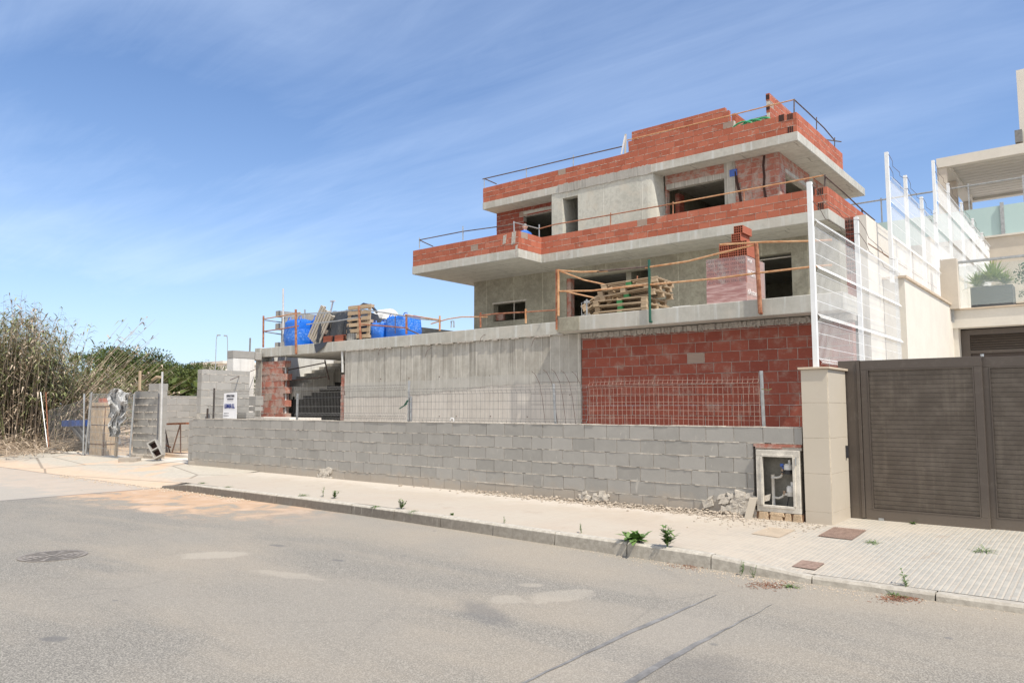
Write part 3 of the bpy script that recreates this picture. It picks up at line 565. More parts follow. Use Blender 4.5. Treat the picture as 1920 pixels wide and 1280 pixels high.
# plot soil, rising to the rough land on the left
def gz(X, Y):
    d = math.hypot(X, Y); rise = 0.55*sstep(29, 40, d)*sstep(-21, -25, X)+0.012*max(0, d-40)
    b = 0.03*sin(X*1.3+Y*0.7)+0.04*sin(X*0.37-Y*0.9)+0.02*sin(X*3.1)*sin(Y*2.7)
    return 0.215+rise+b*sstep(-20.5, -23, X)*sstep(9.9, 11, Y)
mb = MB(); nx, ny = 90, 60
def GX(i): return -3-(77*(i/nx)**1.25)
def GY(j): return 10.4+(70*(j/ny)**1.7)
for i in range(nx):
    for j in range(ny):
        q = [(GX(i+a), GY(j+b)) for a, b in ((0, 0), (0, 1), (1, 1), (1, 0))]
        if max(p[0] for p in q) > -19.6 and q[0][1] > 22: continue
        mb.quad(*[(x, y, gz(x, y) if y > 10.41 else 0.2) for x, y in q])
g0 = mb.build('plot_soil', 'dirt', smooth=True); struct(g0)

# ================================================================== FRONT BLOCK WALL
CAB = (-3.83, -3.19)
wall = thing('block_wall', 'long low grey concrete block wall along the pavement with white mortar on top', 'wall', (-10, 9.8, 0.2))
mb = MB(); masonry(mb, 'x', -18.30, -3.19, 0.158, 1.358, 9.80, 0.20, bl=0.40, holes=[(CAB[0], 0, 0.0, 1.15)], jit=0.003, bead=0.65, inset=0.008)
mb.build('blockwork', ['block', 'mortar'], wall, bevel=0.004)
mb = MB(); u = -18.3
while u < -3.2:
    l = random.uniform(.08, .3); mb.box(u, min(u+l, -3.19), 9.795+random.uniform(-.006, .004), 10.0, 1.3585, 1.366+random.uniform(0, .008), 0, random.random()); u += l
mb.build('mortar_bed', 'mortar', wall)
mb = MB()                                             # mortar splashes at the foot
for (cx_, n, sz, zt) in ((-12.9, 26, .05, .38), (-6.25, 18, .04, .34), (-4.02, 90, .05, .5)):
    for i in range(n):
        a = random.gauss(0, .10 if cx_ != -4.02 else .13); zz = random.uniform(.18, zt); r_ = random.uniform(.5, 1.4)*sz; mb.obox((cx_+a, 9.79, zz), (r_, random.uniform(-.004, .004), r_*random.uniform(-.5, .5)), (0, .012+random.uniform(0, .012), 0), (r_*random.uniform(-.4, .4), .004, r_*.7), 0, random.random())
mb.build('mortar_splash', 'mortar', wall)
# rubble strip along its foot
mb = MB()
for i in range(1100):
    x = -3.9-abs(random.gauss(0, 1)) * 2.0 if random.random() < .75 else random.uniform(-9, -3.9)
    y = 9.78-abs(random.gauss(0, 0.13)); s_ = random.uniform(.005, .024)*(1.7 if random.random() < .1 else 1); mb.rock((x, y, pz(x, y)+s_*.25+max(0, .05-(9.78-y)*.25)*random.random()), s_)
for i in range(350):
    x = random.uniform(-4.4, -2.9); y = 9.75-abs(random.gauss(0, .35)); s_ = random.uniform(.004, .016); mb.rock((x, y, pz(x, y)+s_*.3), s_)
stuff(mb.build('rubble', 'rubble'), 'pale mortar rubble strewn along the foot of the long block wall', 'rubble')
mb = MB()
for i in range(1500):
    x = random.uniform(-20, -12) if random.random() < .45 else -1.8+random.gauss(0, .6)-random.random()*2.0
    y = yk(x)-abs(random.gauss(0, .16)); s_ = random.uniform(.002, .008)*(2.6 if x < -12 else 1); mb.rock((x, y, s_*.3), s_)
stuff(mb.build('grit', 'coping'), 'loose gravel and soil crumbs lying in the gutter by the kerb', 'gravel')

# ---- meter cabinet
cab = thing('meter_cabinet', 'open water meter cabinet with white frame set in the block wall', 'meter cabinet', (-3.5, 9.8, 0.2))
mb = MB(); x0, x1, z0, z1 = -3.775, -3.215, 0.285, 1.075; w_ = 0.075; Y = 9.745
mb.box(x0, x1, Y, Y+.07, z1-w_, z1).box(x0, x1, Y, Y+.07, z0, z0+w_).box(x0, x0+w_, Y+.001, Y+.069, z0+w_, z1-w_).box(x1-w_, x1, Y+.001, Y+.069, z0+w_, z1-w_)
i_ = .012; mb.box(x0+w_, x1-w_, Y-.012, Y+.03, z1-w_-i_, z1-w_+.02).box(x0+w_, x1-w_, Y-.012, Y+.03, z0+w_-.02, z0+w_+i_).box(x0+w_-.02, x0+w_+i_, Y-.0125, Y+.0295, z0+w_+i_, z1-w_-i_).box(x1-w_-i_, x1-w_+.02, Y-.0125, Y+.0295, z0+w_+i_, z1-w_-i_)
mb.build('frame', 'oldwhite', cab, bevel=.004)
mb = MB(); mb.box(x0+.01, x1-.01, 9.97, 9.99, .22, 1.1).box(x0+.01, x0+.03, Y+.07, 9.97, .22, 1.1).box(x1-.03, x1-.01, Y+.07, 9.97, .22, 1.1).box(x0+.03, x1-.03, Y+.07, 9.97, 1.07, 1.1).box(x0+.03, x1-.03, Y+.07, 9.97, .2, .3); mb.build('recess', 'cabin', cab)
mb = MB()
for (a, b, c, d, h) in ((-3.77, -3.62, .16, .28, .012), (-3.615, -3.44, .15, .275, .018), (-3.43, -3.33, .15, .28, .010), (-3.325, -3.2, .17, .28, .016), (-3.62, -3.42, .255, .283, .02)): mb.hexa([(a, 9.75-h, c), (b, 9.75-h, c-.02), (b, 9.9, c-.02), (a, 9.9, c), (a+.02, 9.75-h, d), (b-.015, 9.75-h, d), (b-.015, 9.9, d), (a+.02, 9.9, d)], 0, random.random())
mb.build('stone_base', 'stone', cab, bevel=.006)
mb = MB(); mb.box(-3.79, -3.195, 9.765, 9.95, .05, .275); mb.build('base_joint', 'stone_joint', cab)
mb = MB(); mb.box(-3.82, -3.20, 9.79, 9.99, 1.115, 1.15, 0, .3); mb.box(-3.79, -3.45, 9.78, 9.82, 1.095, 1.115, 0, .6); mb.build('brick_lintel', 'brick_smear', cab)
mb = MB(); mb.box(-3.80, -3.2, 9.80, 9.99, 1.075, 1.113); mb.build('mortar_fill', 'mortar_grey', cab)
Yp_ = 9.865
mb = MB(); mb.tube([(-3.60, Yp_, .30), (-3.60, Yp_, .73)], .022, 10).tube([(-3.60, Yp_, .72), (-3.55, Yp_, .715), (-3.50, Yp_, .73), (-3.475, Yp_, .76)], .016, 8).tube([(-3.60, Yp_, .46), (-3.53, Yp_, .455), (-3.48, Yp_, .48), (-3.46, Yp_, .51)], .016, 8); mb.cyl((-3.60, Yp_, .33), .028, .06, 12); mb.cyl((-3.60, Yp_, .73), .026, .05, 12); mb.build('pipe', 'pvc', cab, smooth=True)
for (xx, zz, mat_) in ((-3.395, .80, 'meterb'), (-3.37, .52, 'pvc')):
    mb = MB(); mb.cyl((xx, Yp_, zz), .05, .06, 16); mb.tube([(xx-.09, Yp_, zz-.01), (xx+.09, Yp_, zz-.01)], .018, 10); meter = mb.build('water_meter', mat_, cab, smooth=False)
    mb = MB(); mb.cyl((xx, Yp_, zz+.055), .056, .06, 18); mb.cyl((xx, Yp_, zz+.09), .046, .02, 18); mb.box(xx+.0, xx+.03, Yp_-.01, Yp_+.05, zz+.10, zz+.15); mb.build('meter_cap', 'meterw', meter)
mb = MB(); mb.box(-3.50, -3.455, Yp_-.006, Yp_+.006, .86, .90); mb.box(-3.475, -3.455, Yp_-.006, Yp_+.006, .83, .87); mb.build('tap_handle', 'bluep', cab)
mb = MB(); mb.cyl((-3.475, Yp_, .80), .015, .07, 10); mb.tube([(-3.31, Yp_, .80), (-3.28, Yp_, .80), (-3.27, Yp_, .74), (-3.27, Yp_, .66)], .018, 8); mb.cyl((-3.455, Yp_, .53), .02, .05, 10); mb.build('valve', 'brass', cab, smooth=True)
mb = MB(); mb.tube([(-3.27, Yp_, .66), (-3.262, Yp_, .5), (-3.25, Yp_, .31)], .013, 8); mb.tube([(-3.40, Yp_, .48), (-3.42, Yp_, .40), (-3.44, Yp_, .30)], .006, 6); mb.tube([(-3.34, Yp_, .48), (-3.32, Yp_, .40), (-3.31, Yp_, .30)], .006, 6); mb.build('hose', 'meterb', cab)
mb = MB(); mb.box(-3.722, -3.712, 9.725, 9.737, .66, .76); mb.box(-3.262, -3.248, 9.722, 9.737, .89, .99); mb.build('latch', 'galv', cab)
# leaning board
mb = MB(); mb.obox((-3.83, 9.655, .305), (.05, .004, .004), (0, .010, .004), (.028, .045, .150)); tag(mb.build('board', 'wood_grey', loc=(-3.83, 9.655, .305)), 'short grey board leaning against the meter cabinet', 'board')

# ---- beige pillar and gate
pil = thing('gate_pillar', 'beige tiled gate pillar with thin coping beside the brown gate', 'pillar', (-3.0, 10.1, .15))
PX0, PX1, PY0, PY1 = -3.165, -2.835, 9.76, 10.52
mb = MB(); mb.box(PX0+.004, PX1-.004, PY0+.004, PY1-.004, .10, 2.10); mb.build('core', 'grout', pil)
mb = MB(); zs = [.10, .33, .80, 1.24, 1.68, 2.10]
for a, b in zip(zs[:-1], zs[1:]):
    mb.box(PX0+.001, PX1-.012, PY0, PY0+.01, a+.003, b-.003, 0); mb.box(PX1-.01, PX1, PY0+.012, PY1-.2, a+.003, b-.003); mb.box(PX1-.01, PX1, PY1-.196, PY1, a+.003, b-.003); mb.box(PX0, PX0+.01, PY0+.012, PY1, a+.003, b-.003)
mb.build('tiles', 'tile', pil, bevel=.0015)
mb = MB(); mb.box(PX0-.03, PX1+.03, PY0-.03, PY1+.03, 2.103, 2.130); mb.build('coping', 'coping', pil, bevel=.003)
mb = MB(); mb.box(PX1, PX1+.02, 10.40, 10.45, .97, 1.13); mb.box(PX1+.02, PX1+.025, 10.405, 10.445, .985, 1.115, 0, .1); tag(mb.build('photocell', 'meterb', loc=(PX1, 10.42, 1.0)), 'small black gate sensor on the side of the beige pillar', 'gate sensor')
gate = thing('sliding_gate', 'brown metal gate of two leaves with horizontal ribbed panels', 'gate', (-1.5, 10.6, .15))
GYf = 10.55
mb = MB(); mb.box(-2.93, -2.70, GYf, GYf+.10, .12, 2.24); mb.box(-2.70, -2.66, GYf-.012, GYf+.08, .20, 2.24); mb.build('jamb', 'gate', gate, bevel=.004)
def leaf(xa, xb, yo, zt):
    Yf = GYf+yo; mb = MB(); fw = .085
    mb.box(xa, xb, Yf, Yf+.07, zt-.12, zt).box(xa, xb, Yf, Yf+.07, .17, .32).box(xa, xa+fw, Yf+.001, Yf+.069, .32, zt-.12).box(xb-fw, xb, Yf+.001, Yf+.069, .32, zt-.12)
    mb.box(xa-.01, xb+.01, Yf-.02, Yf+.09, .12, .17)
    fr = mb.build('gate_leaf', 'gate', gate, bevel=.004)
    mb = MB(); z = .335; ph = .0565
    while z < zt-.125:
        zz = min(z+ph-.006, zt-.12); mb.hexa([(xa+fw, Yf+.024, z), (xb-fw, Yf+.024, z), (xb-fw, Yf+.05, z), (xa+fw, Yf+.05, z), (xa+fw, Yf+.016, zz), (xb-fw, Yf+.016, zz), (xb-fw, Yf+.05, zz), (xa+fw, Yf+.05, zz)]); z += ph
    mb.box(xa+fw, xb-fw, Yf+.034, Yf+.055, .32, zt-.12)
    mb.build('ribbed_panel', 'gate_panel', fr)
    mb = MB(); e = .012; mb.box(xa+fw, xb-fw, Yf-.004, Yf+.016, zt-.132, zt-.12).box(xa+fw, xb-fw, Yf-.004, Yf+.016, .32, .332).box(xa+fw, xa+fw+e, Yf-.004, Yf+.016, .332, zt-.132).box(xb-fw-e, xb-fw, Yf-.004, Yf+.016, .332, zt-.132); mb.build('bead', 'gate', fr)
leaf(-2.655, -1.29, 0.0, 2.235); leaf(-1.31, 1.6, 0.078, 2.225)
mb = MB(); mb.cyl((-1.28, GYf+.02, 2.245), .02, .03, 12); mb.box(-2.5, -2.44, GYf-.03, GYf-.01, .10, .22); mb.build('stop', 'galv', gate)

# ---- lids in the pavement and manhole
def lid(name, label, quad, mat='iron', z=.007):
    mb = MB(); c = sum((Vector((x, y, 0)) for x, y in quad), Vector())/4
    P3 = [Vector((x, y, pz(x, y)+z)) for x, y in quad]; mb.quad(*P3); a, b, cc, d = P3; n = 16
    for i in range(1, n):
        t = i/n; p0 = a.lerp(b, t); p1 = d.lerp(cc, t); q0 = a.lerp(d, t); q1 = b.lerp(cc, t); dx = (b-a).normalized()*.006; dy = (d-a).normalized()*.006; up = Vector((0, 0, .004))
        mb.quad(p0-dx+up, p0+dx+up, p1+dx+up, p1-dx+up); mb.quad(q0-dy+up*.9, q1-dy+up*.9, q1+dy+up*.9, q0+dy+up*.9)
    return tag(mb.build(name, mat, loc=(c.x, c.y, .17)), label, 'utility cover', 'small utility covers in the pavement')
lid('utility_cover', 'rusty square utility cover in the pavement nearest the beige pillar', [(-2.79, 9.0), (-2.42, 9.0), (-2.42, 9.62), (-2.79, 9.62)])
lid('utility_cover', 'dust covered utility cover in the pavement in front of the meter cabinet', [(-3.42, 8.62), (-3.10, 8.62), (-3.10, 9.18), (-3.42, 9.18)], 'coping', .003)
lid('utility_cover', 'small half buried reddish utility cover closest to the kerb', [(-2.58, 7.50), (-2.36, 7.50), (-2.36, 7.80), (-2.58, 7.80)])
mb = MB(); cx_, cy_ = -9.2, 3.38; n = 40
for (r0, r1, z_, m_) in ((.0, .05, .012, 0), (.075, .11, .012, 0), (.135, .17, .012, 0), (.195, .23, .012, 0), (.255, .285, .012, 0), (.30, .335, .010, 0)):
    for i in range(n):
        a, b = 2*pi*i/n, 2*pi*(i+1)/n
        if r1 < .29 and i % 5 == 0 and r0 > .06: continue
        mb.quad((cx_+r0*cos(a), cy_+r0*sin(a), z_), (cx_+r1*cos(a), cy_+r1*sin(a), z_), (cx_+r1*cos(b), cy_+r1*sin(b), z_), (cx_+r0*cos(b), cy_+r0*sin(b), z_))
mb2 = MB(); mb2.tube([(cx_, cy_, .0), (cx_, cy_, .007)], .335, 40)
mh = tag(mb2.build('manhole_cover', 'iron_grey', loc=(cx_, cy_, 0)), 'round iron manhole cover set in the road', 'manhole cover'); mb.build('ring', 'iron_grey', mh)

# ================================================================== THE UNFINISHED HOUSE
H = thing('unfinished_house', 'unfinished three storey house of bare concrete slabs and red hollow brick', 'house', (-12, 18, .2))
def P_(name, mb, mats, bevel=0, par=None, lab=None):
    o = mb.build(name, mats, par or H, bevel=bevel)
    if lab: o['label'] = lab
    return o
WY = 13.2
# ground storey
mb = MB(); mb.box(-16.6, -8.82, WY, WY+.25, 2.30, 3.195); mb.box(-8.9, -8.822, WY+.002, WY+.25, 0, 2.30); concrete = P_('concrete_wall', mb, 'form')
mb = MB(); mb.box(-16.6, -8.9, WY-.004, WY+.246, 0, 1.75); mb.hexa([(-16.6, WY-.004, 1.75), (-8.9, WY-.004, 1.75), (-8.9, WY+.24, 1.75), (-16.6, WY+.24, 1.75), (-16.6, WY-.004, 1.98), (-8.9, WY-.004, 2.27), (-8.9, WY+.24, 2.27), (-16.6, WY+.24, 1.98)]); P_('lower_concrete_wall', mb, 'form_low')
mb = MB(); n = 60
for i in range(n):                                    # ragged pour line band
    a = -16.55+7.65*i/n; b = -16.55+7.65*(i+1)/n; t = i/n; lo = 1.93+.22*sstep(.25, .75, t); hi = 2.12+.25*sstep(.2, .6, t)
    r1, r2 = random.uniform(-.03, .03), random.uniform(-.02, .02); mb.hexa([(a, WY-.010, lo+r1), (b, WY-.010, lo+r1*.5), (b, WY+.2, lo), (a, WY+.2, lo), (a, WY-.014, hi+r2), (b, WY-.014, hi+r2*.4), (b, WY+.2, hi), (a, WY+.2, hi)])
mb.box(-16.6, -8.9, WY-.003, WY+.2, 2.1, 2.31)
P_('pour_band', mb, 'patch_c', par=concrete)
mb = MB()                                             # tie rods and hanging wire ends
for (u, v, l) in ((912, 626, .16), (718, 650, .10), (1008, 630, .12), (808, 652, .12)):
    p = aY(u, v, WY); mb.tube([p, p+Vector((.01, -l*.6, -.03)), p+Vector((-.03, -l, -.10)), p+Vector((-.08, -l*.9, -.22))], .006, 5)
for (u, v) in ((714, 710), (767, 709), (824, 706), (856, 709), (919, 704), (713, 779), (767, 780), (824, 780), (856, 780), (920, 780), (989, 781), (1069, 740)):
    p = aY(u, v, WY); mb.cyl(p, .013, .03, 8, ax='y')
P_('tie_rod', mb, 'darkrod', par=concrete)
mb = MB(); masonry(mb, 'x', -8.81, -3.42, .10, 3.10, WY+.03, .2, bl=.345, bh=.197, mo=.010, jit=.003, bead=.3, inset=.004); redw = P_('brick_wall', mb, ['brick_dark', 'mortar_grey'])
mb = MB(); u = -8.82
while u < -3.42:
    l = random.uniform(.015, .05); mb.box(u, u+l, WY-.01-random.uniform(0, .035), WY+.2, 3.11-random.uniform(.0, .05), 3.17+random.uniform(0, .02), 0, random.random()); u += l
mb.box(-8.82, -3.42, WY+.01, WY+.22, 3.08, 3.198); P_('mortar_ledge', mb, 'mortar_grey', par=redw)
mb = MB(); mb.box(-20.95, -20.62, WY-.01, WY+.24, 0, 3.10); P_('corner_post', mb, 'form')
def pierf(k, z): return (-20.61, -19.36-(.12 if k % 2 else 0)-(.08 if z > 2.6 else 0))
mb = MB(); masonry(mb, 'x', -20.61, -19.36, .1, 3.06, WY, .22, bl=.36, bh=.197, jit=.006, bead=.9, topf=pierf); P_('brick_pier', mb, ['brick_smear', 'mortar_grey'])
mb = MB(); masonry(mb, 'x', -16.78, -16.61, .1, 2.55, WY+.02, .2, bl=.17, bh=.10, jit=.006); P_('brick_pier', mb, ['brick_smear', 'mortar_grey'])
# slab over the entrance, stair and boundary walls
mb = MB(); mb.box(-19.9, -9.12, 13.15, 15.8, 3.2, 3.48); mb.box(-16.6, -9.12, 15.8, 30.0, 3.2, 3.48); mb.box(-19.5, -16.6, 21.8, 30.0, 3.2, 3.48); mb.box(-20.62, -19.9, 13.16, 13.45, 3.2, 3.475); mb.box(-20.95, -20.625, 13.14, 13.42, 3.10, 3.49); lowslab = P_('entrance_slab', mb, 'slab', bevel=.01)
mb = MB(); mb.box(-19.9, -16.62, 13.2, 15.78, 3.190, 3.198); P_('soffit', mb, 'soffit', par=lowslab)
mb = MB(); u = -16.6
while u < -9.2:
    l = random.uniform(.05, .2)
    if random.random() < .6: mb.box(u, u+l, 13.141, 13.2, 3.2-random.uniform(.005, .03), 3.2+random.uniform(.005, .02), 0, random.random())
    u += l
P_('grout_lip', mb, 'mortar_grey', par=lowslab)
mb = MB(); mb.box(-20.75, -20.5, 13.45, 24, 0, 3.5); mb.box(-20.82, -20.5, 12.15, 12.86, 0, 3.12); side = P_('boundary_concrete', mb, 'white_c')
mb = MB(); mb.box(-20.83, -20.49, 12.14, 12.86, 3.125, 3.35, 0, .4); mb.box(-20.84, -20.49, 12.875, 13.1, 3.1, 3.33, 0, .7); P_('cap_block', mb, 'block', par=side, bevel=.01)
def bw(k, z): return (13.68+(.22 if k in (1, 2, 4) else 0), 24.0)
mb = MB(); masonry(mb, 'y', 13.68, 24, 3.5, 4.72, -20.5, .2, bl=.42, bh=.2, topf=bw); P_('parapet_blocks', mb, ['block', 'mortar'])
mb = MB(); masonry(mb, 'y', 9.98, 11.35, .1, 2.62, -18.3, .2, bl=.42, jit=.006, bead=.8); masonry(mb, 'x', -18.5, -18.3, .1, 1.35, 9.8, .2, bl=.2); retw = mb.build('block_wall', ['block', 'mortar'], loc=(-18.4, 10.6, .2)); tag(retw, 'tall narrow grey block wall at the left end of the long low block wall', 'wall')
mb = MB(); mb.tube([aX(416, 690, -18.35), aX(416, 697, -18.35)], .01, 5)
for i in range(11):
    y = 13.5+i*.29; z = 2.28+i*.118; mb.box(-20.49, -19.3, y, y+.295, 1.9+i*.11, z)
P_('stair', mb, 'form'); mb = MB(); mb.hexa([(-19.42, 13.5, .1), (-19.31, 13.5, .1), (-19.31, 17, .1), (-19.42, 17, .1), (-19.42, 13.5, 1.98), (-19.31, 13.5, 1.98), (-19.31, 17, 3.2), (-19.42, 17, 3.2)]); P_('stair_flank', mb, 'stair_shade')  # flank coloured black as the shade under the steps
mb = MB(); mb.box(-20.5, -16.6, 17.2, 17.4, 0, 3.2); mb.box(-16.6, -16.4, 13.45, 24, 0, 3.2); P_('inner_wall', mb, 'stair_shade')
mb = MB(); mb.tube([aY(536, 669, 13.3), aY(535, 786, 13.3)], .03, 8); P_('prop', mb, 'whiteprop'); mb = MB(); mb.tube([aY(642, 657, 13.2), aY(642.5, 698, 13.2)], .035, 8); P_('prop', mb, 'whiteprop')
mb = MB(); mb.tube([aY(532, 695, 13.45), aY(609, 680, 14.2)], .018, 6).tube([aY(538, 714, 13.45), aY(612, 706, 14.2)], .018, 6).tube([aY(609, 675, 14.2), aY(617, 712, 14.2)], .022, 6); P_('stair_rail', mb, 'darkrod')
# terrace slab
mb = MB(); mb.box(-9.12, -3.42, 12.78, 30.0, 3.205, 3.505); ter = P_('terrace_slab', mb, 'slab', bevel=.012)
mb = MB(); mb.box(-9.13, -8.56, 12.765, 12.785, 3.215, 3.50); mb.box(-9.22, -9.125, 12.95, 13.16, 3.21, 3.52); P_('patched_edge', mb, 'wall_c', par=ter, bevel=.006)
# first storey walls Y 21.8
def wallx(mb, x0, x1, z0, z1, Y, th, holes):
    xs_ = sorted(set([x0, x1]+[h for q in holes for h in q[:2]]))
    for a, b in zip(xs_[:-1], xs_[1:]):
        hs = sorted([(h[2], h[3]) for h in holes if h[0] < (a+b)/2 < h[1]]); z = z0
        for (p, q) in hs:
            if p > z: mb.box(a, b, Y, Y+th, z, p)
            z = q
        if z < z1: mb.box(a, b, Y, Y+th, z, z1)
mb = MB(); wallx(mb, -19.55, -5.9, 3.47, 6.575, 21.8, .28, [(-18.55, -17.0, 4.93, 5.60), (-15.15, -11.84, 3.47, 6.22), (-9.0, -7.22, 3.52, 6.14)])
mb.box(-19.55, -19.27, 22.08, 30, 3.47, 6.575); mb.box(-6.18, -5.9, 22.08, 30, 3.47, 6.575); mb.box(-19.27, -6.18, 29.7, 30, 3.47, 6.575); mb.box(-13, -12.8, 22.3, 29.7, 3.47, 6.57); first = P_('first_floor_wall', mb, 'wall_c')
mb = MB(); mb.box(-18.55, -18.19, 21.95, 22.07, 4.99, 5.22); mb.box(-15.15, -14.98, 21.83, 22.05, 3.5, 6.22); P_('brick_jamb', mb, 'brick_smear', par=first)
mb = MB(); mb.box(-17.60, -17.575, 21.86, 21.89, 4.93, 5.60); mb.box(-18.6, -16.95, 21.79, 21.82, 5.60, 5.66); mb.box(-9.0, -7.22, 21.95, 21.98, 6.03, 6.06); mb.box(-9.0, -7.22, 21.95, 21.98, 3.9, 3.93); P_('lintel_strip', mb, 'mortar', par=first)
# balcony slab (two depths) and parapet
ZB0, ZB1 = 6.575, 6.865
mb = MB(); mb.box(-20.22, -15.17, 19.10, 20.4, ZB0, ZB1); mb.box(-20.22, -5.73, 20.4, 30.0, ZB0, ZB1); mb.box(-15.17, -5.73, 20.35, 20.4, ZB0, ZB1); bal = P_('balcony_slab', mb, 'slab', bevel=.012)
mb = MB(); mb.box(-20.19, -15.2, 19.13, 21.8, ZB0-.008, ZB0-.001); mb.box(-15.2, -5.76, 20.38, 21.8, ZB0-.008, ZB0-.001); mb.box(-5.9, -5.76, 21.8, 29.9, ZB0-.008, ZB0-.001); mb.box(-20.19, -19.55, 21.8, 29.9, ZB0-.008, ZB0-.001); P_('soffit', mb, 'soffit', par=bal)
mb = MB(); masonry(mb, 'x', -20.20, -15.18, ZB1, 7.465, 19.11, .14, bl=.34, jit=.004, bead=.6); masonry(mb, 'x', -15.17, -5.75, ZB1, 7.465, 20.36, .14, bl=.34, jit=.004, bead=.6)
masonry(mb, 'y', 19.255, 20.5, ZB1, 7.465, -15.175, .14, bl=.34, jit=.004, bead=.6); masonry(mb, 'y', 20.505, 24.6, ZB1, 7.465, -5.745, .14, bl=.30, jit=.004, bead=.6); masonry(mb, 'y', 19.255, 24.6, ZB1, 7.465, -20.06, .14, bl=.34, jit=.004)
par_ = P_('balcony_parapet', mb, ['brick', 'mortar'], bevel=.003)
mb = MB()
for (z_) in (ZB1+.01, ZB1+.41):
    for i in range(3): mb.box(-6.0+i*.055, -5.965+i*.055, 20.35, 20.37, z_, z_+.18)
mb.box(-6.25, -6.07, 20.35, 20.5, 7.30, 7.52); P_('cell_shade', mb, 'hole_shade', par=par_)  # dark slabs on the face paint the shade in open cells
mb = MB()
for (u, v, w2, h2) in ((963, 446, .10, .22), (968, 470, .05, .2), (946, 449, .08, .16), (1065, 477, .05, .02)):
    p = aY(u, v, 19.1); mb.hexa([(p.x-w2, 19.098, p.z-h2), (p.x+w2*.6, 19.098, p.z-h2*.8), (p.x+w2*.6, 19.13, p.z-h2), (p.x-w2, 19.13, p.z-h2), (p.x-w2*.7, 19.098, p.z+h2*.8), (p.x+w2, 19.098, p.z+h2), (p.x+w2, 19.13, p.z+h2), (p.x-w2, 19.13, p.z+h2)])
P_('mortar_patch', mb, 'mortar_grey', par=par_)
# second storey
ZR0, ZR1 = 9.62, 9.90
mb = MB(); masonry(mb, 'x', -19.58, -16.20, ZB1, ZR0, 23.2, .2, bl=.40, holes=[(-18.17, -16.0, 6.8, 9.35)], jit=.005, bead=.8); P_('brick_wall', mb, ['brick_dark', 'mortar_grey'])
mb = MB(); mb.box(-16.23, -15.72, 22.42, 23.45, ZB1, ZR0); mb.box(-15.72, -15.05, 22.42, 22.7, 9.38, ZR0); mb.box(-15.05, -12.2, 22.42, 22.72, ZB1, ZR0)
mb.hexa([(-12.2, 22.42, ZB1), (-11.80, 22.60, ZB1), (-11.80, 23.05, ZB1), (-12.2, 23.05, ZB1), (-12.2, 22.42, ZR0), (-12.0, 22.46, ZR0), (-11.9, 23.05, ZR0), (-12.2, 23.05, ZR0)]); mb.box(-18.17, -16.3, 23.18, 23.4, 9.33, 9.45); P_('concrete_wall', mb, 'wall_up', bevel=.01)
mb = MB(); masonry(mb, 'x', -11.85, -7.92, ZB1, ZR0, 23.05, .2, bl=.36, holes=[(-11.79, -9.71, 6.8, 9.2), (-9.71, -8.80, 6.8, 9.7)], jit=.004, bead=.8); masonry(mb, 'y', 23.26, 29.0, ZB1, ZR0, -7.92, .2, bl=.36, holes=[(23.6, 26.0, 6.8, 9.12)], jit=.004, bead=.8)
rec = P_('brick_wall', mb, ['brick_smear', 'mortar_grey'])
mb = MB(); mb.box(-9.71, -9.35, 23.04, 23.28, ZB1, ZR0); mb.box(-11.8, -9.35, 23.035, 23.25, 9.12, 9.30); mb.box(-7.96, -7.91, 23.6, 26.0, 9.10, 9.22); mb.box(-8.12, -7.915, 26.0, 26.4, ZB1, ZR0); P_('lintel', mb, 'form', par=rec)
mb = MB(); masonry(mb, 'x', -9.345, -8.80, ZB1, ZR0, 23.055, .18, bl=.36, jit=.004, bead=.8); P_('service_chase_wall', mb, ['brick_smear', 'mortar_grey'], par=rec)
mb = MB()
pts = [aY(u, v, 23.03) for u, v in ((1433, 292), (1431, 310), (1433, 330), (1432, 350), (1436, 372))]; mb.tube(pts, .035, 6); pts = [aY(u, v, 23.03) for u, v in ((1379, 322), (1381, 340), (1386, 358), (1389, 378))]; mb.tube(pts, .045, 5)
P_('conduit_chase', mb, 'hole_shade', par=rec)
mb = MB(); p = aY(1376, 324, 23.02); mb.box(p.x-.14, p.x+.1, 23.0, 23.06, p.z-.11, p.z+.11); P_('junction_box', mb, 'bluep', par=rec)
mb = MB(); mb.box(-19.5, -19.3, 23.4, 30, ZB1, ZR0); mb.box(-19.3, -7.95, 29.8, 30, ZB1, ZR0); mb.box(-12.4, -12.2, 23.05, 29.8, ZB1, ZR0); mb.box(-16.4, -16.2, 23.45, 29.8, ZB1, ZR0); mb.box(-9.3, -9.2, 23.3, 29.8, ZB1, ZR0); P_('inner_wall', mb, 'wall_c')  # last wall, unseen, added to keep side-window light out of the front room
mb = MB(); masonry(mb, 'x', -12.1, -8.2, ZB1, 8.0, 26.6, .1, bl=.4); masonry(mb, 'y', 23.6, 24.0, ZB1, 9.1, -11.6, .15, bl=.3); P_('partition', mb, ['brick_dark', 'mortar_grey'])
mb = MB(); mb.box(-19.65, -7.11, 22.40, 30.0, ZR0, ZR1); roof = P_('roof_slab', mb, 'slab', bevel=.012)
mb = MB(); mb.box(-19.62, -16.25, 22.44, 23.2, ZR0-.008, ZR0-.001); mb.box(-12.0, -7.14, 22.44, 23.05, ZR0-.008, ZR0-.001); mb.box(-7.91, -7.14, 23.05, 29.9, ZR0-.008, ZR0-.001); mb.box(-19.6, -8.1, 23.5, 29.8, ZR0-.008, ZR0-.001); P_('soffit', mb, 'soffit', par=roof)
mb = MB()
n = 26
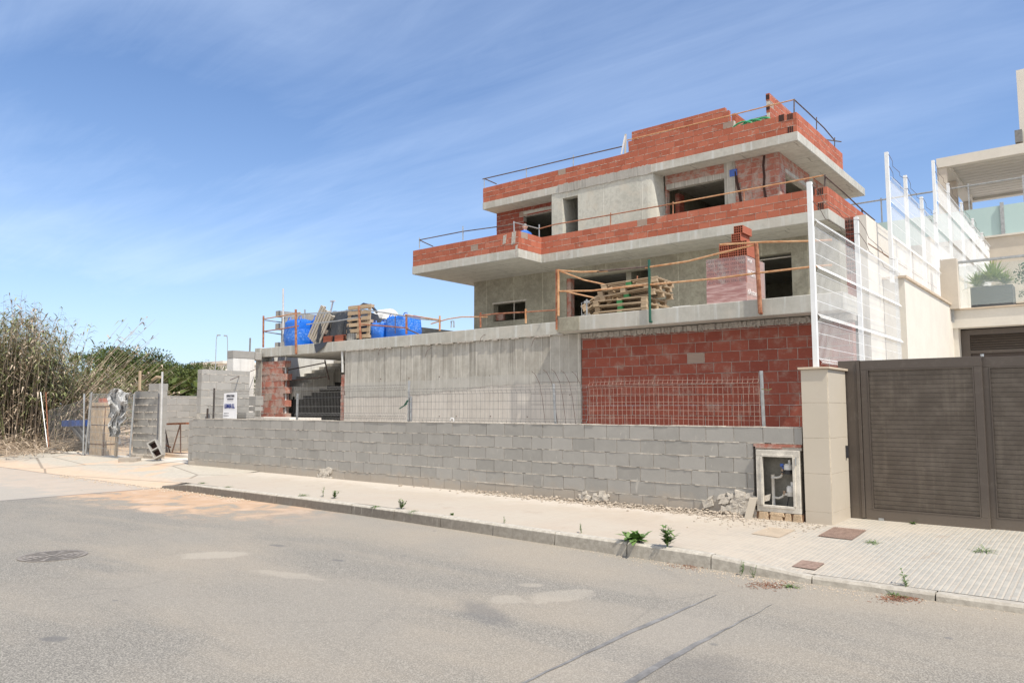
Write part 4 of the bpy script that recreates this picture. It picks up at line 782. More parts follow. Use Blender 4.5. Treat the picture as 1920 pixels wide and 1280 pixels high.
for i in range(n):
    a = -15.9+3.9*i/n; b = -15.9+3.9*(i+1)/n; mb.hexa([(a, 22.385, ZR0-.02+random.uniform(-.02, .02)), (b, 22.385, ZR0-.02+random.uniform(-.02, .02)), (b, 22.42, ZR0-.03), (a, 22.42, ZR0-.03), (a, 22.36, ZR1+.01+random.uniform(-.03, .02)), (b, 22.36, ZR1+.01+random.uniform(-.03, .02)), (b, 22.42, ZR1), (a, 22.42, ZR1)])
P_('mortar_fillet', mb, 'patch_c', par=roof)
mb = MB(); masonry(mb, 'x', -19.64, -7.13, ZR1, 10.50, 22.41, .14, bl=.34, jit=.004, bead=.6); masonry(mb, 'y', 22.56, 27.2, ZR1, 10.50, -7.125, .14, bl=.30, jit=.004, bead=.6); masonry(mb, 'y', 22.56, 29, ZR1, 10.5, -19.5, .14, bl=.34)
rp = P_('roof_parapet', mb, ['brick', 'mortar'], bevel=.003)
mb = MB()
for z_ in (ZR1+.01, ZR1+.41):
    for i in range(3): mb.box(-7.40+i*.06, -7.36+i*.06, 22.40, 22.42, z_, z_+.18)
mb.box(-7.66, -7.5, 22.40, 22.5, 10.32, 10.52); P_('cell_shade', mb, 'hole_shade', par=rp)
def casef(k, z):
    return {0: (-13.6, -9.9), 1: (-13.55, -9.9), 2: (-13.5, -9.9), 3: (-13.45, -9.9), 4: (-13.4, -9.9), 5: (-13.4, -9.9), 6: (-13.4, -10.05), 7: (-13.3, -10.3)}.get(k)
mb = MB()
def casef(k, z):
    l = -13.55 if k < 5 else (-13.45 if k < 7 else -13.30); r = -9.45 if k < 6 else (-9.60 if k < 7 else (-9.62 if k < 8 else -9.75)); return (l, r)
masonry(mb, 'x', -13.6, -9.4, ZR1, 11.62, 23.35, .14, bl=.36, bh=.2, jit=.004, bead=.6, topf=casef); masonry(mb, 'y', 23.5, 28, ZR1, 11.4, -9.45, .14, bl=.36)
sc1 = P_('stair_casing', mb, ['brick', 'mortar'], bevel=.003)
def cas2(k, z): return (23.9+max(0, k-6)*.04, 26.6)
mb = MB(); masonry(mb, 'y', 23.9, 26.6, ZR1, 11.95, -8.45, .12, bl=.36, bh=.2, jit=.004, bead=.6); masonry(mb, 'x', -9.2, -8.5, ZR1, 11.3, 24.1, .12, bl=.3, bh=.2); P_('stair_casing', mb, ['brick', 'mortar'])
mb = MB()
for z_ in (11.4, 11.75): mb.box(-8.57, -8.45, 23.89, 23.905, z_, z_+.15)
P_('cell_shade', mb, 'hole_shade', par=sc1)
mb = MB(); mb.box(-9.44, -8.58, 24.0, 24.06, 10.6, 11.10); P_('grey_board', mb, 'cabin')
mb = MB(); mb.box(-9.45, -8.55, 23.92, 24.05, 11.12, 11.16); mb.beam(aY(1172, 291, 23.0), aY(1173, 252, 23.2), .06, .04); P_('formwork_board', mb, 'wood_grey')
mb = MB(); mb.beam(aY(1165, 289, 22.7), aY(1172, 255, 22.7), .04, .04); P_('straight_edge', mb, 'whitem')

# ================================================================== GUARD RAILS
def railset(name, label, posts, rails, r=.022, pm='rust', rm='rust', group='site guard rails on the house'):
    c = posts[0][0]; t = thing(name, label, 'guard rail', (c[0], c[1], c[2]), group)
    for q in posts:
        mb = MB(); rr = q[2] if len(q) > 2 and q[2] else r*1.15; mb.tube([q[0], q[1]], rr, 7)
        if q[0][2] < q[1][2] and len(q) > 4: b = Vector(q[0]); mb.beam(b, b+Vector((0, .3, .01)), .05, .03)
        mb.build('post', q[3] if len(q) > 3 else pm, t)
    for q in rails:
        m_ = rm
        if isinstance(q[-1], str): m_ = q[-1]; q = q[:-1]
        mb = MB(); mb.tube(q, r, 7); mb.build('rail', m_, t)
    return t
Yl = 13.28
a = lambda u, v, Y=Yl: aY(u, v, Y)
railset('guard_rail', 'rusty guard rail along the entrance slab in front of the blue bags', 
    [(a(493.5, 651), a(494, 592), .03), (aY(555, 663, 13.12), aY(554.5, 580, 13.12), .035, 'rust', 1), (a(572, 641, 13.9), a(571.5, 580, 13.9), .025, 'galv'), (a(676, 636), a(673, 574), .035, 'rust'), (a(741, 625), a(741, 592), .012, 'darkrod'), (a(762, 626), a(762, 590), .03, 'rust'), (a(824.5, 620), a(824.5, 592), .025, 'orange')],
    [[a(494, 598), a(530, 592), a(563, 586), 'orange'], [a(495, 621), a(525, 617), a(560, 611)], [aX(497, 600, -20.7), aX(540, 606, -20.7), 'galv'], [aX(497, 622, -20.7), aX(535, 628, -20.7), 'galv'], [a(570, 588), a(620, 586), a(680, 580), 'galv'], [a(575, 608), a(630, 602), a(678, 594), 'galv'], [a(680, 580), a(720, 586), a(790, 598), a(826, 601), 'galv'], [a(678, 608), a(720, 611), a(765, 615), 'rust'], [a(760, 590), a(826, 600), 'orange'], [a(762, 616), a(785, 626), 'darkrod']], r=.018)
railset('guard_rail', 'thin guard rail on the entrance slab below the small barred window',
    [(a(901, 614), a(901, 586), .022, 'rust'), (a(986, 606), a(985.5, 579), .022, 'orange')],
    [[a(808, 607), a(840, 598), a(866, 594), a(914, 594), 'orange'], [a(898, 592), a(930, 588), a(985, 585), a(1045, 581), 'rust']], r=.015)
Yt = 12.73
b_ = lambda u, v, Y=Yt: aY(u, v, Y)
railset('guard_rail', 'orange and rusty guard rail along the terrace edge above the red brick wall',
    [(b_(1043.5, 618), b_(1043.5, 505), .022, 'rust'), (b_(1047, 592), b_(1047, 505), .026, 'orange'), (b_(1219, 603), b_(1217, 487), .026, 'green', 1), (b_(1425.8, 587), b_(1418, 456), .038, 'rust', 1)],
    [[b_(1047, 507), b_(1090, 510), b_(1140, 508), 'orange'], [b_(1120, 509), b_(1216, 500), 'darkrod'], [b_(1210, 502), b_(1290, 490), b_(1345, 476), b_(1420, 458), 'orange'], [b_(1350, 459), b_(1430, 454), b_(1524, 452), b_(1560, 450), 'orange'],
     [b_(1047, 546), b_(1110, 545), b_(1218, 533), 'orange'], [b_(1205, 535), b_(1345, 522), b_(1420, 512), b_(1524, 500), b_(1560, 497), 'orange'],
     [aX(1049, 508, -9.15), aX(1095, 525, -9.15), aX(1137, 534, -9.15), 'orange'], [aX(1062, 547, -9.15), aX(1122, 560, -9.15), 'orange']], r=.018)
Yb = 19.2
c_ = lambda u, v, Y=Yb: aY(u, v, Y)
railset('guard_rail', 'thin dark guard rail above the left part of the balcony parapet',
    [(c_(786.5, 466), c_(786.5, 446), .02, 'galv'), (c_(868, 450), c_(868, 424), .02, 'galv'), (c_(964, 434), c_(963.5, 415), .02, 'galv'), (aY(1011, 446, 20.45), aY(1011, 421, 20.45), .02, 'galv')],
    [[c_(786, 450), c_(868, 434), c_(964, 421)], [c_(964, 417), aY(1011, 429, 20.45), 'galv'], [c_(786, 450), aX(812, 462, -20.2)]], r=.019, rm='darkrod')
Yb = 20.45
railset('guard_rail', 'long rusty orange guard rail above the right part of the balcony parapet',
    [(aY(1145, 423, Yb), aY(1145, 399, Yb), .018, 'rust'), (aY(1262, 403, Yb), aY(1262, 378, Yb), .018, 'rust'), (aY(1395, 377, Yb), aY(1395, 358, Yb), .018, 'rust'), (aX(1547, 354, -5.85), aX(1547, 328, -5.85), .022, 'darkrod'), (aX(1617, 408, -5.85), aX(1616, 391, -5.85), .022, 'darkrod')],
    [[aY(1011, 429, Yb), aY(1040, 421, Yb), aY(1145, 403, Yb), aY(1262, 382, Yb), 'rust'], [aY(1250, 384, Yb), aY(1395, 357, Yb), aY(1545, 329, Yb), 'orange'], [aX(1545, 329, -5.82), aX(1583, 362, -5.82), aX(1617, 394, -5.82), aX(1640, 413, -5.82), 'darkrod']], r=.020)
Yr = 22.5
railset('guard_rail', 'thin black guard rail above the left part of the roof parapet',
    [(aY(908, 352, Yr), aY(908, 334, Yr), .018), (aY(987, 333, Yr), aY(987, 314, Yr), .018), (aY(1075, 312, Yr), aY(1075, 291, Yr), .018)],
    [[aY(905, 336, Yr), aY(987, 317, Yr), aY(1075, 296, Yr), aY(1166, 275, Yr)], [aY(908, 335, Yr), aX(931, 345, -19.55)]], r=.022, pm='galv', rm='darkrod')
railset('guard_rail', 'rusty guard rail above the right part of the roof parapet by the stair casing',
    [(aX(1489, 211, -7.2), aX(1489, 186, -7.2), .02), (aX(1531, 243, -7.2), aX(1531, 220, -7.2), .016), (aX(1565, 275, -7.2), aX(1565, 258, -7.2), .016)],
    [[aY(1176, 263, Yr), aY(1290, 236, Yr), aY(1380, 214, Yr), aY(1489, 187, Yr), 'orange'], [aX(1489, 187, -7.2), aX(1515, 211, -7.2), aX(1545, 240, -7.2), aX(1566, 265, -7.2)], [aX(1548, 262, -7.2), aX(1577, 266, -7.0)]], r=.02, pm='darkrod', rm='darkrod')

# ================================================================== THINGS ON THE TERRACE
def pallet(name, label, loc, rz, tx=0, ty=0, L_=1.2, W_=0.8, green=False, group=None, mat='wood'):
    t = thing(name, label, 'pallet', loc, group)
    o = Vector(loc)
    for z0 in (0.122,):
        mb = MB(); n = 6
        for i in range(n):
            y = -W_/2+.055+(W_-.11)*i/(n-1); mb.box(o.x-L_/2, o.x+L_/2, o.y+y-.05, o.y+y+.05, o.z+.122, o.z+.142, 0, random.random())
        for x in (-L_/2+.06, 0, L_/2-.06): mb.box(o.x+x-.055, o.x+x+.055, o.y-W_/2+.005, o.y+W_/2-.005, o.z+.101, o.z+.1215, 0, random.random())
        mb.build('deck', mat, t)
    mb = MB()
    for y in (-W_/2+.05, 0, W_/2-.05): mb.box(o.x-L_/2, o.x+L_/2, o.y+y-.045, o.y+y+.045, o.z, o.z+.02, 0, random.random())
    mb.build('bottom_board', mat, t)
    for xi, x in enumerate((-L_/2+.07, 0, L_/2-.07)):
        mb = MB()
        for y in (-W_/2+.05, 0, W_/2-.05): mb.box(o.x+x-.06, o.x+x+.06, o.y+y-.04, o.y+y+.04, o.z+.0205, o.z+.1005, 0, random.random())
        mb.build('block', 'wood_green' if (green and xi == 1) else mat, t)
    t.rotation_euler = (tx, ty, rz); return t
px, py, pz0 = -7.92, 13.75, 3.51
specs = [(0, 0, 0, .02, 0, 0, 1), (.02, .02, .148, -.03, 0, 0, 1), (-.01, .0, .296, .03, 0, 0, 1), (.12, .05, .444, .05, 0, -.05, 1), (.10, .02, .600, -.04, .02, -.06, 0), (.16, .03, .75, .10, 0, -.05, 1)]
labs = ['lowest pallet of the stack on the terrace with green middle blocks', 'second pallet from the bottom of the stack on the terrace', 'third pallet from the bottom of the stack on the terrace', 'fourth pallet from the bottom of the terrace stack lying slightly askew', 'fifth pallet up the terrace stack overhanging to the right', 'topmost pallet of the stack on the terrace']
GP = 'wooden pallets stacked on the terrace'
for (dx, dy, dz, rz, tx, ty, gr), lb in zip(specs, labs): pallet('pallet', lb, (px+dx, py+dy, pz0+dz*.80), rz, tx, ty, 1.25, .95, gr, GP).scale = (1, 1, .80)
pallet('pallet', 'tilted pallet hanging off the left side of the terrace pallet stack, upper one', (px-.60, py+.0, pz0+.34), .15, 0, -.48, .8, .8, 0, GP)
pallet('pallet', 'tilted pallet hanging off the left side of the terrace pallet stack, lower one', (px-.52, py+.05, pz0+.17), -.1, 0, -.42, .75, .8, 0, GP)
# steel prop behind the pallets and clamps by the post
mb = MB(); p = Vector((-8.55, 14.3, 3.51)); mb.tube([p, p+Vector((.42, .1, .85))], .03, 6); mb.tube([p+Vector((.42, .1, .85)), p+Vector((.44, .1, 1.0))], .015, 6); mb.box(p.x+.3, p.x+.5, p.y+.02, p.y+.16, p.z+.80, p.z+.84); tag(mb.build('steel_prop', 'rust', loc=p), 'rusty steel prop leaning behind the pallet stack on the terrace', 'prop')
mb = MB(); p = Vector((-8.52, 13.0, 3.51)); mb.tube([p, p+Vector((0, 0, .36))], .018, 6).tube([p+Vector((0, 0, .3)), p+Vector((-.13, 0, .3)), p+Vector((-.13, 0, .03))], .008, 5).box(p.x-.05, p.x+.06, p.y-.03, p.y+.03, p.z+.28, p.z+.33); 
for i in range(5): mb.tube([p+Vector((-.12+.04*i, 0, 0)), p+Vector((-.10+.04*i, 0, .06)), p+Vector((-.07+.04*i, 0, 0))], .008, 5)
tag(mb.build('clamp', 'galv', loc=p), 'small pile of metal clamps at the left edge of the terrace', 'clamp')
# wrapped brick pack
bx0, bx1, by0, by1, bz0, bz1 = -6.12, -5.33, 13.55, 14.5, 3.51, 4.47
pk = thing('brick_pack', 'square pack of hollow bricks in pinkish stretch wrap on the terrace', 'brick pack', ((bx0+bx1)/2, 14, bz0))
mb = MB(); mb.box(bx0+.02, bx1-.03, by0+.04, by1-.02, bz0, bz1-.01); mb.build('bricks', 'hole_shade', pk)
mb = MB(); nz = 24; nx_ = 20
for i in range(nz+1):
    z = 3.98+(bz1-3.98)*i/nz*1.0; w2 = .011 if i % 4 == 0 else .005
    mb.box(bx0+.01, bx1-.01, by0+.008, by0+.03, z-w2, z+w2)
for i in range(nx_+1):
    x = bx0+.01+(bx1-bx0-.02)*i/nx_; w2 = .013 if i % 4 == 0 else .005
    mb.box(x-w2, x+w2, by0+.0085, by0+.0305, 3.96, bz1)
for i in range(13):
    z = bz0+(bz1-bz0)*i/13; mb.box(bx1-.03, bx1-.012, by0+.02, by1-.02, z+.004, z+(bz1-bz0)/13-.006, 1, random.random())
mb.build('brick_cells', ['brick_smear', 'brick'], pk)
mb = MB(); mb.box(bx0-.005, bx1-.002, by0-.006, by0+.005, bz0, 3.97); mb.box(bx0+.01, bx1-.02, by0, by1-.01, bz0, bz0+.02); mb.build('lower_wrap', 'wrap', pk, bevel=.003)
mb = MB(); mb.quad((bx0-.004, by0+.002, 3.97), (bx1, by0+.002, 3.97), (bx1, by0+.002, bz1), (bx0-.004, by0+.002, bz1+.01)); mb.build('film', 'film', pk)
mb = MB(); mb.quad((bx1, by0, bz0), (bx1, by1, bz0), (bx1, by1, bz1), (bx1, by0, bz1)); mb.quad((bx0, by0, bz1+.004), (bx1, by0, bz1+.004), (bx1, by1, bz1+.004), (bx0, by1, bz1+.004)); mb.build('side_film', 'film_side', pk)
def text(name, s, parent, mat, size, origin, xdir, up=(0, 0, 1), ext=.002, align='LEFT', sx=1.0, bold=0.0):
    cu = bpy.data.curves.new(name, 'FONT'); cu.body = s; cu.size = size; cu.extrude = ext; cu.align_x = align; cu.offset = bold; to = bpy.data.objects.new('tmp', cu); COL.objects.link(to)
    bpy.context.view_layer.update(); dg = bpy.context.evaluated_depsgraph_get(); me = bpy.data.meshes.new_from_object(to.evaluated_get(dg)); bpy.data.objects.remove(to)
    X = Vector(xdir).normalized(); U = Vector(up).normalized(); Z = X.cross(U); o0 = Vector(origin)-Vector(parent['_o'])
    for v in me.vertices: v.co = o0+X*v.co.x*sx+U*v.co.y+Z*v.co.z
    me.materials.clear(); me.materials.append(M[mat]); o = bpy.data.objects.new(name, me); COL.objects.link(o); o.parent = parent; o['_o'] = parent['_o']; return o
text('lettering', 'MOR', pk, 'whitetext', .17, (bx1+.004, by0+.06, 4.10), (0, 1, 0)); text('lettering', 'MOR', pk, 'whitetext', .10, (bx1+.004, by0+.08, 4.36), (0, 1, 0)); text('lettering', 'dAnton', pk, 'whitetext', .15, (bx1+.004, by0+.04, 3.75), (0, 1, 0))
def hbrick(label, x, y, z, L_=.25, W_=.12, H_=.12, rz=0.0, mat='brick', group='loose hollow bricks', name='hollow_brick', nc=4, nr=3, hm='hole_shade'):
    t = thing(name, label, 'brick' if mat != 'block' else 'concrete block', (x, y, z), group)
    # cells open towards -Y : body depth L_ along y, width W_ along x
    mb = MB(); tk = .010
    for i in range(nc+1): xx = x-W_/2+tk/2+(W_-tk)*i/nc; mb.box(xx-tk/2*.9, xx+tk/2*.9, y, y+L_, z, z+H_)
    for i in range(nr+1): zz = z+tk/2+(H_-tk)*i/nr; mb.box(x-W_/2, x+W_/2, y+.001, y+L_-.001, zz-tk/2, zz+tk/2)
    mb.build('shell', mat, t); mb = MB(); mb.box(x-W_/2+.008, x+W_/2-.008, y+.05, y+L_-.05, z+.008, z+H_-.008); mb.build('cells', hm, t)
    t.rotation_euler = (0, 0, rz); return t
row = [(-5.80, 0, 0, .6), (-5.615, 0, 0, .3), (-5.43, 0, 0, .5), (-5.80, 0, .148, .5), (-5.615, 0, .148, .4), (-5.43, 0, .148, .6), (-5.54, -.02, .296, .5), (-5.50, 0, .446, .5), (-5.52, .02, .596, .5)]
ords = ['bottom left', 'bottom middle', 'bottom right', 'second row left', 'second row middle', 'second row right', 'third row', 'fourth row', 'topmost']
for (x, dy, dz, tt), od in zip(row[:6]+row[6:8], ords[:6]+['third row single', 'topmost']):
    hbrick('loose hollow brick on the wrapped pack, %s of the little pile' % od, x+.01, 13.62+dy, 4.482+dz, .45, .18, .145, 0)
mb = MB(); mb.box(-6.55, -6.3, 12.95, 13.2, 3.51, 3.54); mb.hexa([(-6.3, 12.95, 3.51), (-6.1, 12.95, 3.51), (-6.15, 13.2, 3.51), (-6.3, 13.2, 3.51), (-6.3, 12.95, 3.54), (-6.2, 12.95, 3.54), (-6.22, 13.2, 3.54), (-6.3, 13.2, 3.54)]); tag(mb.build('board', 'white', loc=(-6.4, 13, 3.51)), 'thin white board lying on the terrace edge left of the brick pack', 'board')

# ================================================================== THINGS ON THE ENTRANCE SLAB
def bag(label, x, y, z, w_, d_, h_, seed, rz=0.1, tip=.0):
    rnd = random.Random(seed); nU, nV = 26, 14; mb = MB(); grid = []
    ph = [rnd.uniform(0, 6) for _ in range(6)]
    for j in range(nV+1):
        t = j/nV; row_ = []
        k = (0.90+0.07*sin(pi*min(1, t*1.15))) if t < .88 else (0.93-(t-.88)*2.2)
        zz = z+h_*(t if t < .86 else .86+(t-.86)*.35)
        for i in range(nU):
            an = 2*pi*i/nU; c, s_ = cos(an), sin(an); e = .38; cx2 = math.copysign(abs(c)**e, c); sy2 = math.copysign(abs(s_)**e, s_)
            fold = .035*sin(an*5+ph[0]+t*5)*t+.03*sin(an*9+ph[1]-t*4)+.02*sin(an*3+t*9+ph[2]); rr = k+fold
            hz = zz+(.05*sin(an*4+ph[3])+.07*max(0, sin(an*2+ph[4])) if t > .7 else 0)*h_*(t-.7)*3
            row_.append((x+w_/2*cx2*rr+tip*t, y+d_/2*sy2*rr, hz))
        grid.append(row_)
    for j in range(nV):
        for i in range(nU): mb.quad(grid[j][i], grid[j][(i+1) % nU], grid[j+1][(i+1) % nU], grid[j+1][i], 0, rnd.random())
    c = (x, y, z+h_*.80)
    for i in range(nU): mb.tri(grid[-1][i], grid[-1][(i+1) % nU], c)
    t = thing('big_bag', label, 'builders bag', (x, y, z), 'blue builders bags on the entrance slab'); b0 = mb.build('sack', 'bag', t, smooth=True)
    md = b0.modifiers.new('weld', 'WELD'); md.merge_threshold = .001
    for s1 in (-1, 1):
        mb = MB(); xx = x+s1*w_*.33; mb.tube([(xx-.09, y-d_*.3, z+h_*.85), (xx-.05, y-d_*.25, z+h_*1.04), (xx+.05, y-d_*.25, z+h_*1.05), (xx+.09, y-d_*.3, z+h_*.86)], .014, 5); mb.build('handle', 'bag', t)
    return t
bag('leftmost blue builders bag, standing full at the left end of the entrance slab', -19.62, 13.85, 3.485, .80, .8, .90, 1)
bag('blue builders bag half hidden behind the leaning slatted pallet', -18.86, 14.3, 3.485, .95, .8, .95, 2)
bag('smaller blue builders bag just right of the upright wooden pallet', -15.78, 13.85, 3.485, .55, .6, .52, 3)
bag('rightmost blue builders bag, the big rumpled one near the rusty post', -15.08, 13.95, 3.485, .85, .75, .66, 4)
# black sheet over material
def heap(name, label, cat, mat, c, rx, ry, h_, seed, sharp=.12, nx_=46, ny_=34, flap=True):
    rnd = random.Random(seed); mb = MB(); ph = [rnd.uniform(0, 6.28) for _ in range(8)]; g2 = []
    for j in range(ny_+1):
        r_ = []
        for i in range(nx_+1):
            a_ = -1+2*i/nx_; b = -1+2*j/ny_; d = max(abs(a_)**2.6, abs(b)**2.6); zz = h_*(1-d)**.42 if d < 1 else 0
            zz *= 1-.22*max(0, a_)*(1 if a_ > 0 else 0)
            f = sharp*(abs(sin(a_*7+ph[0]+b*2))+abs(sin(b*6-a_*5+ph[1]))*.7-.8)*(0.35+zz/h_*.4)
            ox = rx*(a_+.07*sin(b*9+ph[2])*(1-zz/h_)); oy = ry*(b+.10*sin(a_*11+ph[3])*(1-zz/h_))
            zz += .10*(mn.turbulence(Vector((a_*3.4, b*3.4, seed)), 3, True)-.5)*min(1, zz*3); r_.append((c[0]+ox+f*.25, c[1]+oy+.12*(mn.turbulence(Vector((a_*4, zz*3, seed+4)), 3, True)-.5), c[2]+max(0, zz+f*h_*.5)+.012))
        g2.append(r_)
    for j in range(ny_):
        for i in range(nx_): mb.quad(g2[j][i], g2[j][i+1], g2[j+1][i+1], g2[j+1][i], 0, rnd.random())
    if flap: mb.quad((c[0]-.55, c[1]-ry-.0, c[2]+.012), (c[0]+.15, c[1]-ry, c[2]+.012), (c[0]+.02, c[1]-ry-.30, c[2]+.01), (c[0]-.6, c[1]-ry-.30, c[2]-.02)); mb.quad((c[0]-.6, c[1]-ry-.30, c[2]-.02), (c[0]+.02, c[1]-ry-.30, c[2]+.01), (c[0]-.10, c[1]-ry-.34, c[2]-.14), (c[0]-.45, c[1]-ry-.34, c[2]-.30))
    o = mb.build(name, mat, loc=c, smooth=True); md = o.modifiers.new('weld', 'WELD'); md.merge_threshold = .0005; return tag(o, label, cat)
heap('covered_heap', 'heap of material under a black plastic sheet on the entrance slab', 'covered heap', 'tarp', (-17.35, 14.15, 3.485), 1.12, .70, 1.0, 5)
mb = MB(); mb.cyl((-17.0, 15.0, 4.22), .36, .5, 20, ax='x'); mb.box(-17.35, -16.65, 14.8, 15.2, 3.5, 4.0); tag(mb.build('cement_mixer', 'white', loc=(-17.2, 15, 3.5)), 'white drum standing behind the black covered heap', 'mixer drum')
mb = MB(); mb.tube([(-17.75, 14.4, 4.35), (-17.6, 14.4, 4.60), (-17.3, 14.4, 4.70), (-16.95, 14.4, 4.62), (-16.7, 14.4, 4.40)], .04, 7); tag(mb.build('hose_loop', 'meterb', loc=(-17.3, 14.4, 4.4)), 'black hose arching over the black covered heap', 'hose')
mb = MB(); p = aY(618, 584, 14.6); q = aY(624, 565, 14.6); mb.tube([p-Vector((.1, 0, .5)), q], .03, 7).box(q.x-.10, q.x+.10, q.y-.03, q.y+.03, q.z-.01, q.z+.03); tag(mb.build('steel_prop', 'whiteprop', loc=p), 'white prop with T head rising above the black covered heap', 'prop')
mb = MB(); mb.tube([aY(531, 640, 13.6), aY(531, 541, 13.6)], .028, 7); tag(mb.build('pole', 'whiteprop', loc=aY(531, 640, 13.6)), 'tall grey pole standing upright behind the leftmost blue bag', 'pole')
# slatted pallet leaning, pallet upright
t = pallet('pallet', 'weathered pallet leaning on the black covered heap', (-18.35, 13.5, 3.50), 0, 0, 0, 1.05, .85, mat='wood_grey'); t.rotation_euler = (radians(72), radians(-60), radians(8)); t.location = (-18.15, 13.62, 4.0)
t = pallet('pallet', 'pale pallet standing upright beside the black covered heap', (-16.45, 13.45, 3.9), 0, 0, 0, .90, .95); t.rotation_euler = (radians(86), radians(0), radians(4)); t.location = (-16.42, 13.62, 4.02)
for x, lb in ((-17.62, 'left of the two red hollow bricks in front of the black heap'), (-17.10, 'right of the two red hollow bricks in front of the black heap')):
    t = thing('hollow_brick', lb, 'brick', (x, 13.38, 3.49), 'red bricks in front of the black heap'); mb = MB()
    for k in range(5): mb.box(x-.19, x+.19, 13.36, 13.50, 3.492+k*.04, 3.524+k*.04)
    mb.box(x-.185, x+.185, 13.365, 13.495, 3.492, 3.69); mb.build('shell', 'brick', t); mb = MB()
    for k in range(4): mb.box(x+.186, x+.192, 13.38, 13.48, 3.50+k*.045, 3.53+k*.045)
    mb.build('cells', 'hole_shade', t)
mb = MB()
for k in range(4): mb.box(-16.72+k*.075, -16.67+k*.075, 13.36, 13.5, 3.49, 3.70)
mb.box(-16.72, -16.44, 13.37, 13.49, 3.49, 3.69); tag(mb.build('hollow_block', 'block', loc=(-16.6, 13.4, 3.49)), 'grey hollow block on the slab edge at the foot of the upright pallet', 'concrete block')
mb = MB(); mb.tube([aY(846, 614, 14), aY(846, 602, 14), aY(851, 602, 14), aY(851, 614, 14)], .02, 5); tag(mb.build('wire_loop', 'galv', loc=aY(848, 612, 14)), 'small bent steel loop on the entrance slab left of the first floor wall', 'steel loop')
mb = MB(); mb.tube([aY(484, 690, 13.1), aY(460, 700, 11.8), aY(432, 712, 10.1)], .010, 5); tag(mb.build('cable', 'darkrod', loc=aY(484, 690, 13.1)), 'dark cable running from the corner post down to the sign', 'cable')

# worker
def figure(o, ry):
    t = thing('person', 'person in a blue shirt standing behind the balcony parapet looking up', 'person', o)
    V = [(0, 0, .95), (0, 0, 1.15), (0, 0, 1.38), (0, 0, 1.47), (0, 0, 1.56), (0, .01, 1.66), (0, 0, 1.73),
         (.19, 0, 1.40), (.26, .02, 1.12), (.24, -.14, .92), (.23, -.22, .90), (-.19, 0, 1.40), (-.27, .02, 1.12), (-.26, -.12, .90), (-.25, -.20, .87),
         (.10, 0, .90), (.11, -.01, .48), (.11, .02, .08), (.11, -.13, .04), (-.10, 0, .90), (-.11, .02, .48), (-.11, .04, .08), (-.11, -.11, .04)]
    R = [.15, .145, .16, .065, .06, .095, .075, .075, .048, .036, .035, .075, .048, .036, .035, .095, .062, .045, .045, .095, .062, .045, .045]
    E_ = [(0, 1), (1, 2), (2, 3), (3, 4), (4, 5), (5, 6), (2, 7), (7, 8), (8, 9), (9, 10), (2, 11), (11, 12), (12, 13), (13, 14), (0, 15), (15, 16), (16, 17), (17, 18), (0, 19), (19, 20), (20, 21), (21, 22)]
    def skinned(nm, idx, mat, ex):
        mbd = bpy.data.metaballs.new('mb_'+nm); mbd.resolution = .03; mbd.render_resolution = .03; mbd.threshold = .6; ob = bpy.data.objects.new('mb_'+nm, mbd); COL.objects.link(ob)
        for a1, b1 in E_:
            if a1 in idx and b1 in idx:
                va, vb = Vector(V[a1]), Vector(V[b1]); n = max(2, int((va-vb).length/.035))
                for k in range(n+1): e = mbd.elements.new(); e.co = va.lerp(vb, k/n); e.radius = (R[a1]+(R[b1]-R[a1])*k/n+ex)*1.28
        bpy.context.view_layer.update(); dg = bpy.context.evaluated_depsgraph_get(); me = bpy.data.meshes.new_from_object(ob.evaluated_get(dg)); bpy.data.objects.remove(ob); bpy.data.metaballs.remove(mbd)
        me.name = nm; me.materials.clear(); me.materials.append(M[mat]); me.polygons.foreach_set('use_smooth', [True]*len(me.polygons)); o_ = bpy.data.objects.new(nm, me); COL.objects.link(o_); o_.parent = t
    skinned('body', list(range(len(V))), 'skin', 0.0)
    skinned('shirt', [0, 1, 2, 7, 8, 11, 12], 'shirt', .02); skinned('trousers', [0, 15, 16, 17, 19, 20, 21], 'trous', .02)
    def egg(nm, c, r, mat, cut=None):
        mb = MB(); n, m_ = 14, 10; c = Vector(c); g3 = [[c+Vector((r[0]*sin(pi*j/m_)*cos(2*pi*i/n), r[1]*sin(pi*j/m_)*sin(2*pi*i/n), r[2]*cos(pi*j/m_))) for i in range(n)] for j in range(m_+1)]
        for j in range(m_):
            if cut and j >= cut: break
            for i in range(n): mb.quad(g3[j][i], g3[j][(i+1) % n], g3[j+1][(i+1) % n], g3[j+1][i])
        t0 = tuple(t['_o']); t['_o'] = (0, 0, 0); q = mb.build(nm, mat, t, smooth=True); t['_o'] = t0; return q
    egg('hair', (0, .022, 1.70), (.088, .10, .105), 'hair', 6); egg('nose', (0, -.100, 1.655), (.014, .02, .02), 'skin'); egg('eye', (.032, -.088, 1.68), (.012, .010, .008), 'hair'); egg('eye', (-.032, -.088, 1.68), (.012, .010, .008), 'hair'); egg('mouth', (0, -.09, 1.615), (.025, .008, .006), 'brass'); egg('ear', (.094, .0, 1.665), (.014, .022, .032), 'skin'); egg('ear', (-.094, 0, 1.665), (.014, .022, .032), 'skin')
    t.rotation_euler = (0, 0, ry)
hp = aY(984.5, 428, 22.3)
figure((hp.x, 22.3, 6.87), radians(62))
mb = MB(); p = aY(1014, 440, 21.6); mb.cyl((p.x, 21.6, 7.25), .16, .5, 14, 0, .5, 'x'); mb.cyl((p.x-.3, 21.6, 7.3), .22, .12, 16, 0, .5, 'x'); mb.box(p.x-.4, p.x+.5, 21.4, 21.8, 6.87, 7.1); mb.tube([(p.x+.2, 21.6, 7.4), (p.x+.25, 21.6, 7.75)], .05, 8); tag(mb.build('machine', 'green', loc=(p.x, 21.6, 6.87)), 'small dark green machine standing behind the balcony parapet beside the person', 'machine')
mb = MB()
